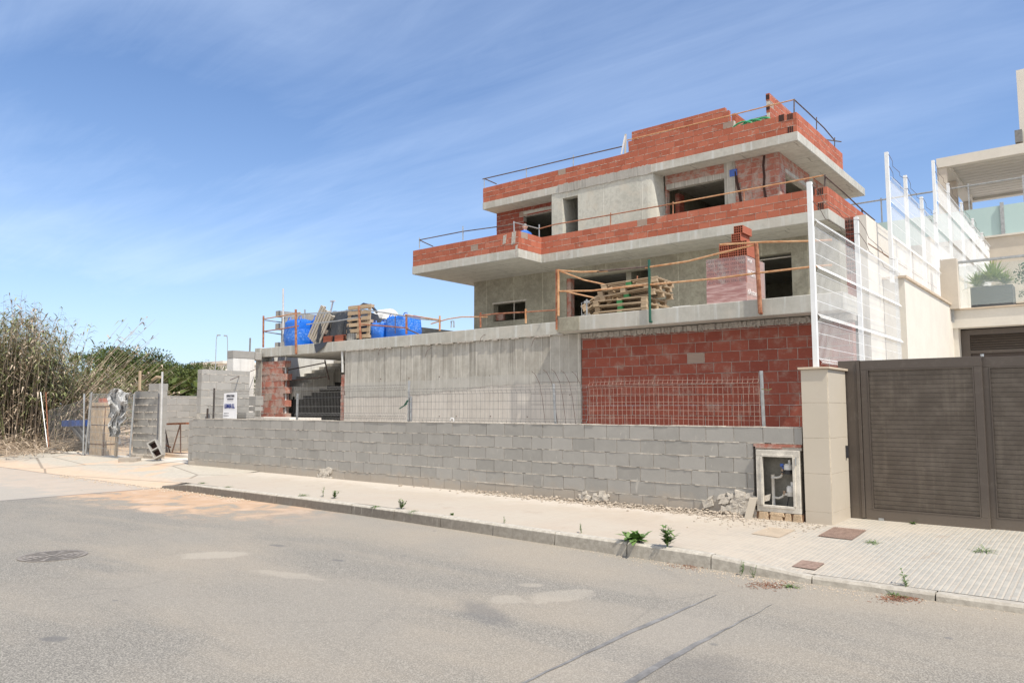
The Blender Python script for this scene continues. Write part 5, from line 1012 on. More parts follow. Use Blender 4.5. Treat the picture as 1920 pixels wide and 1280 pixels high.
for k in range(3):
    cx0 = aY(1392+k*17, 236, 23.0).x; pts = [Vector((cx0+.42*cos(t_), 23.0+k*.03, 10.50+.42*sin(t_)*.8)) for t_ in [pi*i/10 for i in range(11)]]; mb.tube(pts, .035 if k else .03, 7)
tag(mb.build('hose_coil', 'hose', loc=(-9.3, 23, 10.4)), 'coiled green hose showing above the roof parapet', 'hose')

# ================================================================== MESH PANELS BEHIND THE BLOCK WALL
def meshpanel(mb, A_, B_, z0, z1, sp=.05, r=.0028, folds=(), hs=(), lean=0.0, nrm=(0, -1, 0), fold_d=.035, warp=0.0, m=0):
    """vertical wires from A to B (ground points) with V folds at heights and horizontal wires."""
    A_ = Vector(A_); B_ = Vector(B_); L_ = (B_-A_).length; n = max(1, int(L_/sp)); nv = Vector(nrm)
    def pt(t, z):
        f = 0
        for (fz, fh) in folds:
            if abs(z-fz) < fh: f = (1-abs(z-fz)/fh)*fold_d
        p = A_.lerp(B_, t); wv = warp*sin(t*7)*(z-z0)+warp*.5*sin(t*3+1); return Vector((p.x, p.y, 0))+nv*(f+wv+lean*(z-z0))+Vector((lean*.0, 0, z+warp*sin(t*5)*.6))
    zs = {z0, z1}
    for (fz, fh) in folds: zs |= {max(z0, fz-fh), fz, min(z1, fz+fh)}
    zs = sorted(z for z in zs if z0 <= z <= z1)
    for i in range(n+1):
        t = i/n; mb.tube([pt(t, z) for z in zs], r, 3, m, .5, False)
    hz = set(hs)
    for (fz, fh) in folds: hz |= {fz-fh, fz, fz+fh}
    for z in hz:
        if z0 <= z <= z1: mb.tube([pt(t/10, z) for t in range(11)], r*1.25, 3, m, .5, False)
    return pt
Yf = 10.06; FZ = ((2.02, .05), (1.47, .05)); GM = 'loose mesh fence panels behind the long block wall'
def fp(label, x0, x1, posts, wm='galv_dull', pm='galv', y=Yf, z1=2.10, warp=0.0, sp=.05, folds=FZ, hs=(1.85, 1.66, 1.30, .9), r=.0028, tilt=0.0):
    t = thing('mesh_fence_panel', label, 'mesh fence', ((x0+x1)/2, y, .2), GM)
    mb = MB(); meshpanel(mb, (x0, y, 0), (x1, y, 0), .25, z1, sp, r, folds, hs, warp=warp); o = mb.build('mesh', wm, t)
    for (px_, pz_, dx) in posts:
        mb = MB(); mb.tube([(px_+dx, y+.03, .2), (px_, y+.03, pz_)], .024, 8); mb.build('post', pm, t)
    return t
fp('short mesh fence panel with a dark post holding the white company sign', -17.84, -15.6, [(-17.86, 2.13, 0), (-18.15, 1.62, 0)], pm='gate_dark')
fp('mesh fence panel in front of the dark stair opening and the concrete wall', -14.33, -10.78, [(-14.33, 1.95, 0)], hs=(1.85, 1.66, 1.30, .9))
fp('mesh fence panel between the post with the green strap and the bent rebars', -10.70, -6.6, [(-10.73, 2.15, .0), (-10.67, 1.85, .02), (-7.28, 2.02, .1)], z1=2.0, sp=.10, folds=((1.93, .05), (1.40, .04)), hs=(1.74, 1.60))
fp('warped rusty mesh fence panel in front of the red brick wall', -6.55, -3.82, [(-3.80, 2.12, .04)], wm='pinkwire', pm='galv', z1=2.06, warp=.02, sp=.075, folds=((1.97, .05),), hs=(1.82, 1.70, 1.58, 1.46, 1.3), r=.0029)
mb = MB()
for i, (u, v) in enumerate(((997, 696), (1019, 693), (1034, 692), (1052, 694), (1072, 696))):
    p = aY(u, v, 10.1); mb.tube([p, p+Vector((.07, 0, -.05)), p+Vector((.16, 0, -.2)), p+Vector((.22, 0, -.45)), p+Vector((.30, 0, -1.0))], .0045, 5)
for z_ in (2.05, 1.86, 1.68): mb.tube([(-7.75, 10.1, z_), (-6.6, 10.1, z_-.01)], .004, 4)
tag(mb.build('rebar_mesh', 'darkrod', loc=(-7.2, 10.1, 1.3)), 'bent reinforcing bars with curved tips behind the long block wall', 'rebar')
mb = MB(); p = aY(762, 760, 9.98); mb.beam(p+Vector((-.16, -.03, -.06)), p+Vector((.04, -.03, .03)), .03, .012); mb.beam(p+Vector((-.02, -.03, -.0)), p+Vector((.07, -.03, .10)), .04, .012); tag(mb.build('strap', 'green', loc=p), 'green plastic strap tied round the fence post', 'strap')
mb = MB(); p = aY(1428, 729, 9.98); mb.beam(p, p+Vector((.10, -.02, -.015)), .02, .01); mb.beam(p+Vector((.10, -.02, -.015)), p+Vector((.14, -.02, .0)), .015, .01); tag(mb.build('strap', 'weed_dry', loc=p), 'yellowish tie on the grey post in front of the red brick wall', 'strap')
mb = MB(); mb.tube([aY(844, 788, 9.95), aY(846, 783, 9.95), aY(850, 784, 9.95), aY(851, 789, 9.95)], .008, 5); tag(mb.build('pipe_end', 'whitem', loc=aY(848, 788, 9.95)), 'small bent white pipe end on top of the long block wall', 'pipe')
# sign
sg = thing('company_sign', 'white company sign reading LUMASA S.L. hanging on the mesh fence', 'sign', (-16.93, 10.0, 1.4))
mb = MB(); mb.hexa([(-17.24, 9.99, 1.385), (-16.60, 9.97, 1.375), (-16.60, 9.978, 1.375), (-17.24, 9.998, 1.385), (-17.22, 9.99, 1.99), (-16.62, 9.97, 2.01), (-16.62, 9.978, 2.01), (-17.22, 9.998, 1.99)]); mb.build('board', 'plate', sg)
dx_ = Vector((.62, -.02, 0)).normalized()
text('lettering', 'LUMASA S.L.', sg, 'ink', .145, (-16.925, 9.974, 1.63), dx_, align='CENTER', sx=.62, bold=.005); text('lettering', 'ESTRUCTURA', sg, 'ink_dark', .075, (-16.90, 9.972, 1.90), dx_, align='CENTER', sx=.8, bold=.002); text('lettering', 'REALIZADA POR', sg, 'ink_dark', .045, (-16.90, 9.972, 1.83), dx_, align='CENTER', sx=.85, bold=.001)
mb = MB()
for i in range(9): mb.box(-17.18+i*.058, -17.18+i*.058+.04, 9.981, 9.984, 1.495, 1.510)
for i in range(12): mb.box(-17.20+i*.047, -17.20+i*.047+.034, 9.981, 9.984, 1.435, 1.453)
mb.build('fine_print', 'ink_dark', sg)
# blocks behind the wall, seen through the mesh
for (u0, u1, v0, v1, Y, lb) in ((461, 480, 742, 760, 12.3, 'grey block on a low wall behind the company sign, upper one'), (448, 478, 762, 770, 11.6, 'grey slab fragment behind the company sign, middle one'), (445, 462, 773, 783, 11.0, 'grey block behind the company sign, lowest one')):
    p = aY(u0, v1, Y); q = aY(u1, v0, Y); mb = MB(); mb.box(p.x, q.x, Y, Y+.25, p.z, q.z); mb.build_ = None; tag(mb.build('concrete_block', 'block', loc=(p.x, Y, p.z), bevel=.01), lb, 'concrete block', 'blocks behind the company sign')
mb = MB(); mb.box(-19.3, -16.8, 11.6, 12.6, .2, 1.38); struct(mb.build('earth_bank', 'dirt'))

# ================================================================== ENTRANCE CLUTTER, LEFT
FAR = dict()
def farblk(name, label, fn, cat='wall'):
    mb = MB(); fn(mb); o = mb.build(name, ['block', 'mortar'], loc=(mb.v[0][0], mb.v[0][1], .2)); return tag(o, label, cat)
farblk('block_wall', 'far light grey block wall behind the trestle table', lambda mb: masonry(mb, 'y', 10.9, 15.0, .15, 2.02, -23.0, .2, bl=.42, jit=.005, bead=.8))
def pf(k, z): return (-22.35, -20.92) if k < 10 else (-21.5, -20.92)
farblk('block_pier', 'free standing pier of grey blocks with thick mortar joints beside the entrance', lambda mb: masonry(mb, 'x', -22.35, -20.92, .12, 2.32, 10.15, .26, bl=.62, bh=.2, jit=.012, bead=1.8, inset=.02, topf=pf), 'block pier')
mb = MB(); mb.tube([aY(300.5, 862, 10.05), aY(304.5, 697, 10.05)], .026, 8); tag(mb.build('pole', 'whiteprop', loc=aY(300.5, 862, 9.85)), 'white pole leaning on the right edge of the block pier', 'pole')
mb = MB(); p = aY(262, 725, 10.1); mb.beam(p-Vector((0, 0, .1)), aY(262.5, 695, 10.1), .07, .05); tag(mb.build('stake', 'wood', loc=p), 'wooden stake standing on top of the block pier', 'stake')
mb = MB(); mb.tube([aY(285, 712, 10.0), aY(293, 706, 10.0), aY(301, 707, 10.0)], .03, 6); tag(mb.build('cane_end', 'wood', loc=aY(290, 708, 10)), 'short pale cane end lying on top of the block pier', 'cane')
def cinder(label, loc, rot, L_=.50, W_=.25, H_=.20, name='hollow_block'):
    t = thing(name, label, 'concrete block', loc, None); x, y, z = loc; mb = MB(); tk = .035
    mb.box(x-L_/2, x+L_/2, y-W_/2, y-W_/2+tk, z, z+H_).box(x-L_/2, x+L_/2, y+W_/2-tk, y+W_/2, z, z+H_)
    for xx in (-L_/2, -tk/2, L_/2-tk): mb.box(x+xx, x+xx+tk, y-W_/2+tk, y+W_/2-tk, z, z+H_)
    mb.build('shell', 'block', t, bevel=.006); mb = MB(); mb.box(x-L_/2+.03, x+L_/2-.03, y-W_/2+.03, y+W_/2-.03, z+.02, z+.05); mb.build('cavity', 'hole_shade', t); t.rotation_euler = rot; return t
c0 = aZ(303, 862, .22); t = cinder('hollow grey block tipped up against the white pole at the entrance', (c0.x+.02, c0.y-.1, .22), (0, 0, 0)); t.rotation_euler = (radians(70), radians(58), radians(25)); t.location = (c0.x+.05, c0.y-.15, .50)
for (u, v, w_, d_, h_, rz, lb) in ((243, 866, .55, .22, .13, .5, 'long grey block fragment lying flat in front of the block pier'), (258, 862, .32, .22, .16, .1, 'broken block fragment lying just right of the flat one by the pier'), (374, 874, .52, .25, .13, .2, 'notched grey block lying at the left foot of the long block wall')):
    p = aZ(u, v, .17); mb = MB(); c, s_ = cos(rz), sin(rz); ax = Vector((c, s_, 0)); ay = Vector((-s_, c, 0)); mb.obox(p+Vector((0, 0, h_/2)), ax*w_/2, ay*d_/2, Vector((0, 0, h_/2))); mb.obox(p+ax*w_*.3+Vector((0, 0, h_*.6)), ax*w_*.15, ay*d_*.6, Vector((0, 0, h_*.45))); tag(mb.build('concrete_block', 'block', loc=p, bevel=.012), lb, 'concrete block')
# trestle table
tt = thing('trestle_table', 'rusty trestle table standing in the entrance', 'trestle', tuple(aZ(330, 846, .22)))
y1 = 11.2; q = lambda u, v, dy=0: aY(u, v, y1+dy)
mb = MB(); mb.beam(q(304, 795), q(360, 793), .35, .05); mb.build('board', 'rust', tt)
for (u0, v0, u1, v1, m_) in ((307, 797, 301, 842, 'darkrod'), (308, 797, 319, 852, 'darkrod'), (338, 796, 322, 850, 'pinkwire'), (338.5, 796, 338.5, 853, 'pinkwire'), (302, 830, 320, 838, 'rust')): mb = MB(); mb.tube([q(u0, v0), q(u1, v1)], .02, 6); mb.build('leg', m_, tt)
mb = MB(); mb.box(-22.2, -21.0, 12.0, 12.3, .2, .42); tag(mb.build('concrete_block', 'block', loc=(-22, 12, .2)), 'row of grey blocks lying on the ground behind the trestle table', 'concrete block')
mb = MB(); mb.box(-22.8, -19.5, 11.0, 12.0, .15, .30); struct(mb.build('earth_floor', 'dirt'))
# stone meter box with sheet, temporary fences
mbx = thing('stone_meter_box', 'stone clad meter box wrapped in mesh fence left of the block pier', 'meter box', tuple(aZ(187, 850, .2)))
Ym = 10.0; q = lambda u, v, dy=0: aY(u, v, Ym+dy)
a0, a1 = q(168, 850).x, q(186, 850).x; 
mb = MB(); mb.box(a0, a1+.25, Ym, Ym+.42, .15, 1.78); mb.build('body', 'stone_joint', mbx)
mb = MB()
for (z0, z1) in ((.2, .52), (.56, 1.10), (1.13, 1.66)):
    mb.box(a0+.02, a0+.42, Ym-.03, Ym+.01, z0, z1, 0, random.random()); mb.box(a0+.45, a1+.23, Ym-.03, Ym+.01, z0, z1, 0, random.random()); mb.box(a1+.24, a1+.28, Ym+.02, Ym+.20, z0, z1, 0, random.random()); mb.box(a1+.24, a1+.28, Ym+.22, Ym+.41, z0, z1, 0, random.random())
mb.box(a0-.03, a1+.28, Ym-.05, Ym+.44, 1.70, 1.80); mb.build('cladding', 'stone', mbx, bevel=.01)
mb = MB(); mb.box(a0+.2, a0+.5, Ym+.1, Ym+.3, 1.80, 1.94); mb.build('loose_brick', 'brick', mbx)
def sheet(u0, u1, v0, v1, Y, seed, name, label, n=44):
    rnd = random.Random(seed); mb = MB(); g4 = []
    for j in range(n+1):
        r_ = []
        for i in range(n+1):
            s_, t_ = i/n, j/n; u = u0+(u1-u0)*s_+3.0*sin(t_*7+seed); v = v0+(v1-v0)*t_+4*sin(s_*6+seed)*(1-t_)+8*(abs(s_-.5)**1.5)*(1 if t_ < .5 else 0)
            nar = 1-.35*t_; u = (u0+u1)/2+(u-(u0+u1)/2)*nar+8*(t_-.5)*-1
            d = .05*sin(s_*9+t_*5+seed)+.035*sin(t_*11-s_*7)+.012*sin(s_*29+t_*8)+.16*mn.turbulence(Vector((s_*3.2, t_*3.2, seed)), 4, True)-.10*t_*(1-t_); r_.append(aY(u, v, Y+d))
        g4.append(r_)
    for j in range(n):
        for i in range(n): mb.quad(g4[j][i], g4[j][i+1], g4[j+1][i+1], g4[j+1][i], 0, rnd.random())
    o = mb.build(name, 'whitesheet', loc=tuple(g4[0][0]), smooth=True); so_ = o.modifiers.new('thick', 'SOLIDIFY'); so_.thickness = .006; return tag(o, label, 'plastic sheet')
sheet(200, 242, 731, 783, 9.72, 3, 'plastic_sheet', 'crumpled white plastic sheet draped over the mesh beside the block pier')
sheet(202, 230, 776, 818, 9.74, 8, 'plastic_sheet', 'lower hanging rag of white plastic below the crumpled sheet')
mb = MB(); mb.beam(aY(217, 855, 9.9), aY(221, 782, 9.9), .13, .05); tag(mb.build('post', 'wood', loc=aY(217, 855, 9.9)), 'broad wooden plank standing upright below the white plastic sheet', 'plank')
mb = MB(); mb.box(aY(205, 0, 10.9).x, aY(235, 0, 10.9).x, 10.9, 11.2, .2, 1.6); tag(mb.build('concrete_block', 'block', loc=(-22.8, 10.6, .2), bevel=.01), 'stack of grey blocks half hidden behind the white plastic sheet', 'block stack')
tf = thing('temporary_fence', 'leaning galvanised temporary fence panel between the meter box and the block pier', 'mesh fence', tuple(aZ(200, 855, .2)))
for (u0, v0, u1, v1) in ((156, 853, 158, 738), (160, 850, 172, 735), (243, 862, 252, 738)): mb = MB(); mb.tube([aY(u0, v0, 9.75), aY(u1, v1, 9.75)], .028, 7); mb.build('frame_tube', 'galv', tf)
mb = MB()
for i in range(34):
    t_ = i/33; mb.tube([aY(162+82*t_, 851+10*t_, 9.76), aY(168+82*t_, 738+1*t_, 9.76)], .006, 3, 0, .5, False)
for j in range(9):
    t_ = j/8; mb.tube([aY(162+6*t_, 851-113*t_, 9.76), aY(244+7*t_, 861-122*t_, 9.76)], .006, 3, 0, .5, False)
mb.build('mesh', 'galv', tf)
tf = thing('temporary_fence', 'low temporary fence panel on a concrete foot beside the dry canes', 'mesh fence', tuple(aZ(95, 845, .2)))
for (u0, v0, u1, v1) in ((89, 838, 76, 735), (91, 838, 86, 735)): mb = MB(); mb.tube([aY(u0, v0, 9.7), aY(u1, v1, 9.7)], .016, 7); mb.build('frame_tube', 'galv' if u0 == 89 else 'rust', tf)
mb = MB()
for i in range(30):
    t_ = i/29; mb.tube([aY(90+65*t_, 838+6*t_, 9.7), aY(88+68*t_, 770-20*t_, 9.7)], .005, 3, 0, .5, False)
for j in range(7):
    t_ = j/6; mb.tube([aY(90, 838-68*t_, 9.7), aY(155, 844-94*t_, 9.7)], .005, 3, 0, .5, False)
mb.build('mesh', 'galv_dull', tf); p = aY(90, 838, 9.7); mb = MB(); mb.box(p.x-.4, p.x+.4, 9.58, 9.82, .16, .34); mb.build('foot', 'block', tf, bevel=.02)
# skip
sk = thing('skip', 'dark skip with a blue rim behind the temporary fence', 'skip', tuple(aZ(145, 838, .2)))
Ys = 10.35; q = lambda u, v, dy=0: aY(u, v, Ys+dy)
A1, A2, B1, B2 = q(121, 790), q(166, 789), q(156, 832), q(178, 834)
mb = MB(); dpt = Vector((0, .8, 0)); mb.hexa([B1, B2, B2+dpt, B1+dpt, A1, A2, A2+dpt, A1+dpt]); mb.build('body', 'skipgrey', sk)
mb = MB(); mb.beam(A1+Vector((-.05, -.03, -.06)), A2+Vector((0, -.03, -.06)), .08, .20); mb.beam(A1+Vector((-.03, 0, -.06)), A1+dpt+Vector((-.03, 0, -.06)), .08, .20); mb.build('rim', 'skipblue', sk)
for k, f in enumerate((.35, .65)):
    mb = MB(); mb.beam(A1.lerp(A2, f)+Vector((0, -.03, -.1)), B1.lerp(B2, f)+Vector((0, -.03, 0)), .06, .05); mb.build('rib', 'skipgrey', sk)
mb = MB()
for i in range(90):
    u = random.uniform(95, 165); p = aZ(u, random.uniform(838, 850), .2); s_ = random.uniform(.03, .12); mb.rock((p.x, p.y, .2+s_*.2), s_)
stuff(mb.build('rubble', 'rubble'), 'broken rubble lying on the ground by the skip and the meter box', 'rubble')

# ================================================================== WHITE BOUNDARY FENCE AND NEIGHBOUR
XF = -3.0
def wfence(label, ys, ztop, zpost, zb, folds, tiers):
    t = thing('white_mesh_fence', label, 'mesh fence', (XF, ys[0], zb), 'tall white mesh fence tiers on the plot boundary')
    mb = MB()
    for a_, b2 in zip(ys[:-1], ys[1:]): meshpanel(mb, (XF, a_+.03, 0), (XF, b2-.03, 0), zb+.05, ztop, .05, .0030, folds, tiers, nrm=(1, 0, 0), fold_d=.04)
    mb.build('mesh', 'whitem', t)
    for i, y in enumerate(ys):
        mb = MB(); mb.box(XF-.065, XF-.005, y-.03, y+.03, zb-.15, zpost if not isinstance(zpost, (list, tuple)) else zpost[i]); mb.build('post', 'whitem', t)
    for k in range(2):
        mb = MB(); pts = []
        for a_, b2 in zip(ys[:-1], ys[1:]):
            za = (zpost if not isinstance(zpost, (list, tuple)) else zpost[ys.index(a_)])-.04-k*.22; zb2 = (zpost if not isinstance(zpost, (list, tuple)) else zpost[ys.index(b2)])-.04-k*.22
            for i in range(8): t_ = i/8; pts.append((XF+.02*sin(i*2.1), a_+(b2-a_)*t_, za+(zb2-za)*t_-.14*sin(pi*t_)+.02*sin(i*5)))
        mb.tube(pts, .004, 4, 0, .5, False); mb.build('barbed_wire', 'darkrod', t)
    return t
wfence('nearest and lowest tier of white mesh fence beside the gate pillar', [9.97, 12.2, 14.75], 4.08, [4.57, 4.55, 4.3], 2.13, ((4.03, .06), (3.42, .05), (2.78, .05), (2.2, .05)), (3.82, 3.62, 3.2, 3.0, 2.58, 2.4))
wfence('middle tier of white mesh fence on the stepped boundary wall', [14.42, 15.9, 17.4, 18.85], 5.74, [6.18, 6.12, 6.03, 6.05], 3.97, ((5.70, .05), (5.23, .05), (4.6, .05)), (5.4, 4.9, 4.3))
wfence('farthest tier of white mesh fence beside the neighbouring terrace', [18.95, 20.8, 22.75, 24.7, 26.5, 28.7], 6.78, [7.22, 7.13, 7.08, 7.03, 6.96, 6.9], 4.9, ((6.73, .05), (6.25, .05), (5.6, .05)), (6.5, 5.9, 5.3))
bwl = thing('boundary_wall', 'tall cream rendered boundary wall stepping up behind the white mesh fence', 'wall', (-3.2, 15, .2))
mb = MB(); mb.box(-3.44, -3.26, 13.75, 31, 0, 4.95); mb.box(-3.44, -3.26, 19.5, 31, 4.95, 5.6); mb.box(-3.26, -3.0, 10.5, 14.7, .1, 2.1); mb.build('tall_wall', 'render', bwl)
mb = MB(); mb.box(-3.25, -2.90, 14.72, 20.3, .1, 3.93); mb.build('front_wall', 'render', bwl)
mb = MB(); mb.box(-3.27, -2.86, 14.68, 20.3, 3.933, 3.975); mb.box(-3.27, -2.98, 10.5, 14.7, 2.103, 2.13); mb.build('coping', 'coping', bwl)
mb = MB(); 
for (y, z0) in ((15.5, 4.0), (17.4, 3.98)): mb.box(-3.259, -3.254, y, y+.015, z0, 4.95)
mb.box(-3.2585, -3.254, 13.8, 20, 4.44, 4.455); mb.build('render_joint', 'stone_joint', bwl)
mb = MB(); masonry(mb, 'x', -3.62, -3.44, 3.5, 4.95, 13.78, .2, bl=.18, bh=.25); mb.build('brick_end', ['brick_dark', 'mortar'], bwl)
mb = MB()
for i in range(4):
    for j in range(13): mb.box(-3.605+i*.042, -3.578+i*.042, 13.768, 13.775, 3.95+j*.075, 3.995+j*.075)
mb.build('brick_cells', 'hole_shade', bwl)
mb = MB(); mb.box(-3.1, -2.72, 19.25, 19.5, 3.85, 4.98); mb.build('end_pier', 'render_warm', bwl)

nb = thing('neighbour_house', 'cream neighbouring house with garage, glazed terrace and slatted pergola', 'house', (0, 24, .2))
def N_(name, mb, mat, par=None, bevel=0): return mb.build(name, mat, par or nb, bevel=bevel)
mb = MB(); mb.box(-2.90, 6, 19.5, 28.6, 3.43, 3.83); N_('terrace_slab', mb, 'render'); mb = MB(); mb.box(-2.93, 6, 19.46, 19.8, 3.833, 3.865); N_('slab_coping', mb, 'coping')
mb = MB(); mb.box(-2.90, -2.80, 19.55, 19.9, .1, 3.43); mb.box(4, 6, 19.55, 19.9, .1, 3.43); N_('garage_pier', mb, 'render')
mb = MB(); mb.box(-2.80, 4, 19.9, 19.98, .1, 3.43); 
gd = N_('garage_door', mb, 'gate_dark'); mb = MB(); mb.box(-2.79, -2.62, 19.84, 19.9, .1, 3.40).box(-2.62, 4, 19.84, 19.9, 3.28, 3.40).box(-2.62, 4, 19.845, 19.9, 2.86, 2.93); N_('frame', mb, 'gate', gd)
mb = MB()
for k in range(6): mb.hexa([(-2.62, 19.86, 2.95+k*.055), (4, 19.86, 2.95+k*.055), (4, 19.9, 2.95+k*.055), (-2.62, 19.9, 2.95+k*.055), (-2.62, 19.885, 2.995+k*.055), (4, 19.885, 2.995+k*.055), (4, 19.9, 2.995+k*.055), (-2.62, 19.9, 2.995+k*.055)])
N_('louvre', mb, 'gate', gd)
mb = MB(); mb.box(-3.25, 6, 27.75, 28.0, 3.83, 7.0); N_('rear_wall', mb, 'render_warm'); mb = MB(); mb.box(-3.4, 6, 27.68, 28.0, 7.003, 7.06); mb.box(-3.25, 6, 27.742, 27.75, 5.2, 5.212); mb.box(-1.9, -1.89, 27.741, 27.75, 3.9, 7.0); N_('ledge', mb, 'render')
gl = thing('glass_balustrade', 'clear glass balustrade with steel posts on the terrace above the garage', 'balustrade', (0, 19.6, 3.86))
mb = MB(); mb.box(-2.86, 5.9, 19.475, 19.49, 3.92, 4.82); mb.build('pane', 'glass', gl)
for x in (-2.88, -.4, 2): 
    mb = MB(); mb.box(x-.03, x+.03, 19.42, 19.45, 3.55, 4.86); mb.box(x-.03, x+.09, 19.42, 19.47, 4.62, 4.66); mb.box(x-.03, x+.09, 19.42, 19.47, 4.0, 4.04); mb.build('post', 'galv', gl)
mb = MB(); mb.box(-2.98, 6, 19.40, 19.47, 4.88, 4.93); mb.build('handrail', 'galv', gl)
fg = thing('frosted_balustrade', 'frosted green glass balustrade of the upper terrace under the pergola', 'balustrade', (0, 27.9, 7.0))
for a_, b2 in ((-6.8, -4.0), (-3.98, -2.62), (-2.6, 1.0), (1.02, 5)): mb = MB(); mb.box(a_, b2, 27.86, 27.88, 7.08, 8.02); mb.build('pane', 'frost', fg)
for x in (-2.61, 1.01): mb = MB(); mb.box(x-.05, x+.05, 27.78, 27.86, 6.9, 8.1); mb.build('clamp', 'galv', fg)
for x in (-6.2, -3.55, -2.05, -.6): mb = MB(); mb.box(x-.02, x+.02, 28.3, 28.34, 7.1, 9.0); mb.build('post', 'galv', fg)
mb = MB(); mb.tube([(-8.2, 28.32, 8.93), (-4.1, 28.32, 8.93), (4, 28.32, 8.93)], .028, 8); mb.build('handrail', 'galv', fg)
mb = MB(); mb.box(-8.5, -3.9, 28.6, 33, 3, 7.5); N_('upper_terrace', mb, 'render_warm'); mb = MB(); mb.box(-3.9, 6, 28.0, 34, 3.83, 7.0); N_('upper_floor', mb, 'render_warm')
pgx = -4.42
mb = MB(); mb.box(pgx, 6, 28.2, 28.45, 9.68, 10.0).box(pgx, 6, 33.6, 33.9, 9.68, 10.0).box(pgx, pgx+.35, 28.45, 33.6, 9.681, 9.999); pg = N_('pergola', mb, 'render')
mb = MB()
for i in range(14): mb.obox((1.0, 28.72+i*.37, 9.80), (5.1, 0, 0), (0, .165, .0), (0, 0, .016))
N_('slats', mb, 'render', pg); mb = MB(); mb.box(pgx+.36, 6, 28.46, 33.6, 9.88, 9.93); N_('gap_shade_panel', mb, 'stone_joint', pg)  # dark panel added above the slats so the gaps look shaded
for y in (28.25, 30.2, 33.6): mb = MB(); mb.box(pgx+.0, pgx+.28, y, y+.28, 7.0, 9.68); N_('pergola_post', mb, 'render_warm', pg)
mb = MB(); mb.box(-2.08, -1.0, 28.6, 30, 9.9, 12.55); N_('chimney', mb, 'render'); mb = MB(); mb.box(-2.2, -2.0, 28.35, 28.59, 10.1, 10.5); N_('air_unit', mb, 'galv_dull')
pl = thing('planter', 'anthracite planter with a spiky green yucca on the glazed terrace', 'planter', (-2.0, 20.3, 3.83))
X0, X1 = aY(1820, 560, 20.2).x, aY(1900, 560, 20.2).x
mb = MB(); mb.box(X0, X1, 20.2, 20.75, 3.95, 4.42); mb.build('box', 'anth', pl, bevel=.01); mb = MB(); mb.box(X0+.03, X1-.03, 20.23, 20.72, 4.40, 4.425); mb.build('soil', 'soil', pl); mb = MB(); mb.box(X0, X1, 20.2, 20.7, 3.83, 3.948); mb.build('plinth', 'soil', pl)
def spiky(mb, c, n, L_, w_, seed):
    rnd = random.Random(seed)
    for i in range(n):
        an = rnd.uniform(0, 2*pi); el_ = rnd.uniform(.0, 1.45); l = L_*rnd.uniform(.7, 1.1); d = Vector((cos(an)*cos(el_), sin(an)*cos(el_), sin(el_))); sd = Vector((-sin(an), cos(an), 0))*w_; p = Vector(c); droop = rnd.uniform(.05, .35); last = None; N = 5
        for k in range(N+1):
            t_ = k/N; q_ = p+d*l*t_-Vector((0, 0, droop*l*t_*t_)); ww = sd*(1-t_**1.6)*(0.6+.8*min(1, t_*4)); cur = (q_-ww, q_+ww)
            if last: mb.quad(last[0], last[1], cur[1], cur[0], 0, rnd.random())
            last = cur
mb = MB(); cx0 = (X0+X1)/2; spiky(mb, (cx0+.02, 20.4, 4.55), 190, .60, .021, 4); spiky(mb, (cx0-.28, 20.38, 4.46), 110, .46, .019, 5); spiky(mb, (cx0+.25, 20.45, 4.48), 70, .42, .018, 6); mb.build('yucca', 'yucca', pl)
def bush(mb, c, r, n, s_, rnd):
    for i in range(n):
        v = Vector((rnd.gauss(0, 1), rnd.gauss(0, 1), rnd.gauss(0, 1))); v.normalize(); v *= rnd.random()**.4; p = Vector(c)+Vector((v.x*r[0], v.y*r[1], v.z*r[2])); a_ = Vector((rnd.uniform(-1, 1), rnd.uniform(-1, 1), rnd.uniform(-1, 1))).normalized(); b3 = a_.cross(Vector((rnd.uniform(-1, 1), rnd.uniform(-1, 1), rnd.uniform(-1, 1)))).normalized(); mb.quad(p-a_*s_, p+b3*s_*.5, p+a_*s_, p-b3*s_*.5, 0, rnd.random())
rb = random.Random(9)
pl2 = thing('planter', 'dark planter with a leafy bush at the right edge of the glazed terrace', 'planter', (-1.35, 20.4, 3.83)); mb = MB(); mb.box(X1+.04, X1+1.2, 20.25, 20.7, 3.84, 3.98); mb.build('box', 'soil', pl2)
mb = MB()
for i in range(9): mb.tube([(X1+.25+.1*i, 20.45, 3.98), (X1+.2+.11*i+rb.uniform(-.1, .1), 20.45, 4.5), (X1+.15+.12*i+rb.uniform(-.15, .15), 20.45, 4.9)], .008, 4)
bush(mb, (X1+.5, 20.5, 4.65), (.55, .25, .35), 420, .045, rb); bush(mb, (X1+.45, 20.5, 4.2), (.4, .2, .2), 260, .035, rb); mb.build('bush', 'bushg', pl2)
mb = MB(); bush(mb, (-7.9, 28.3, 7.9), (.7, .4, .35), 300, .09, rb); mb.build_ = 0; tag(mb.build('shrub', 'bushg', loc=(-7.9, 28.3, 7.5)), 'dark shrub showing above the boundary wall behind the house', 'shrub')

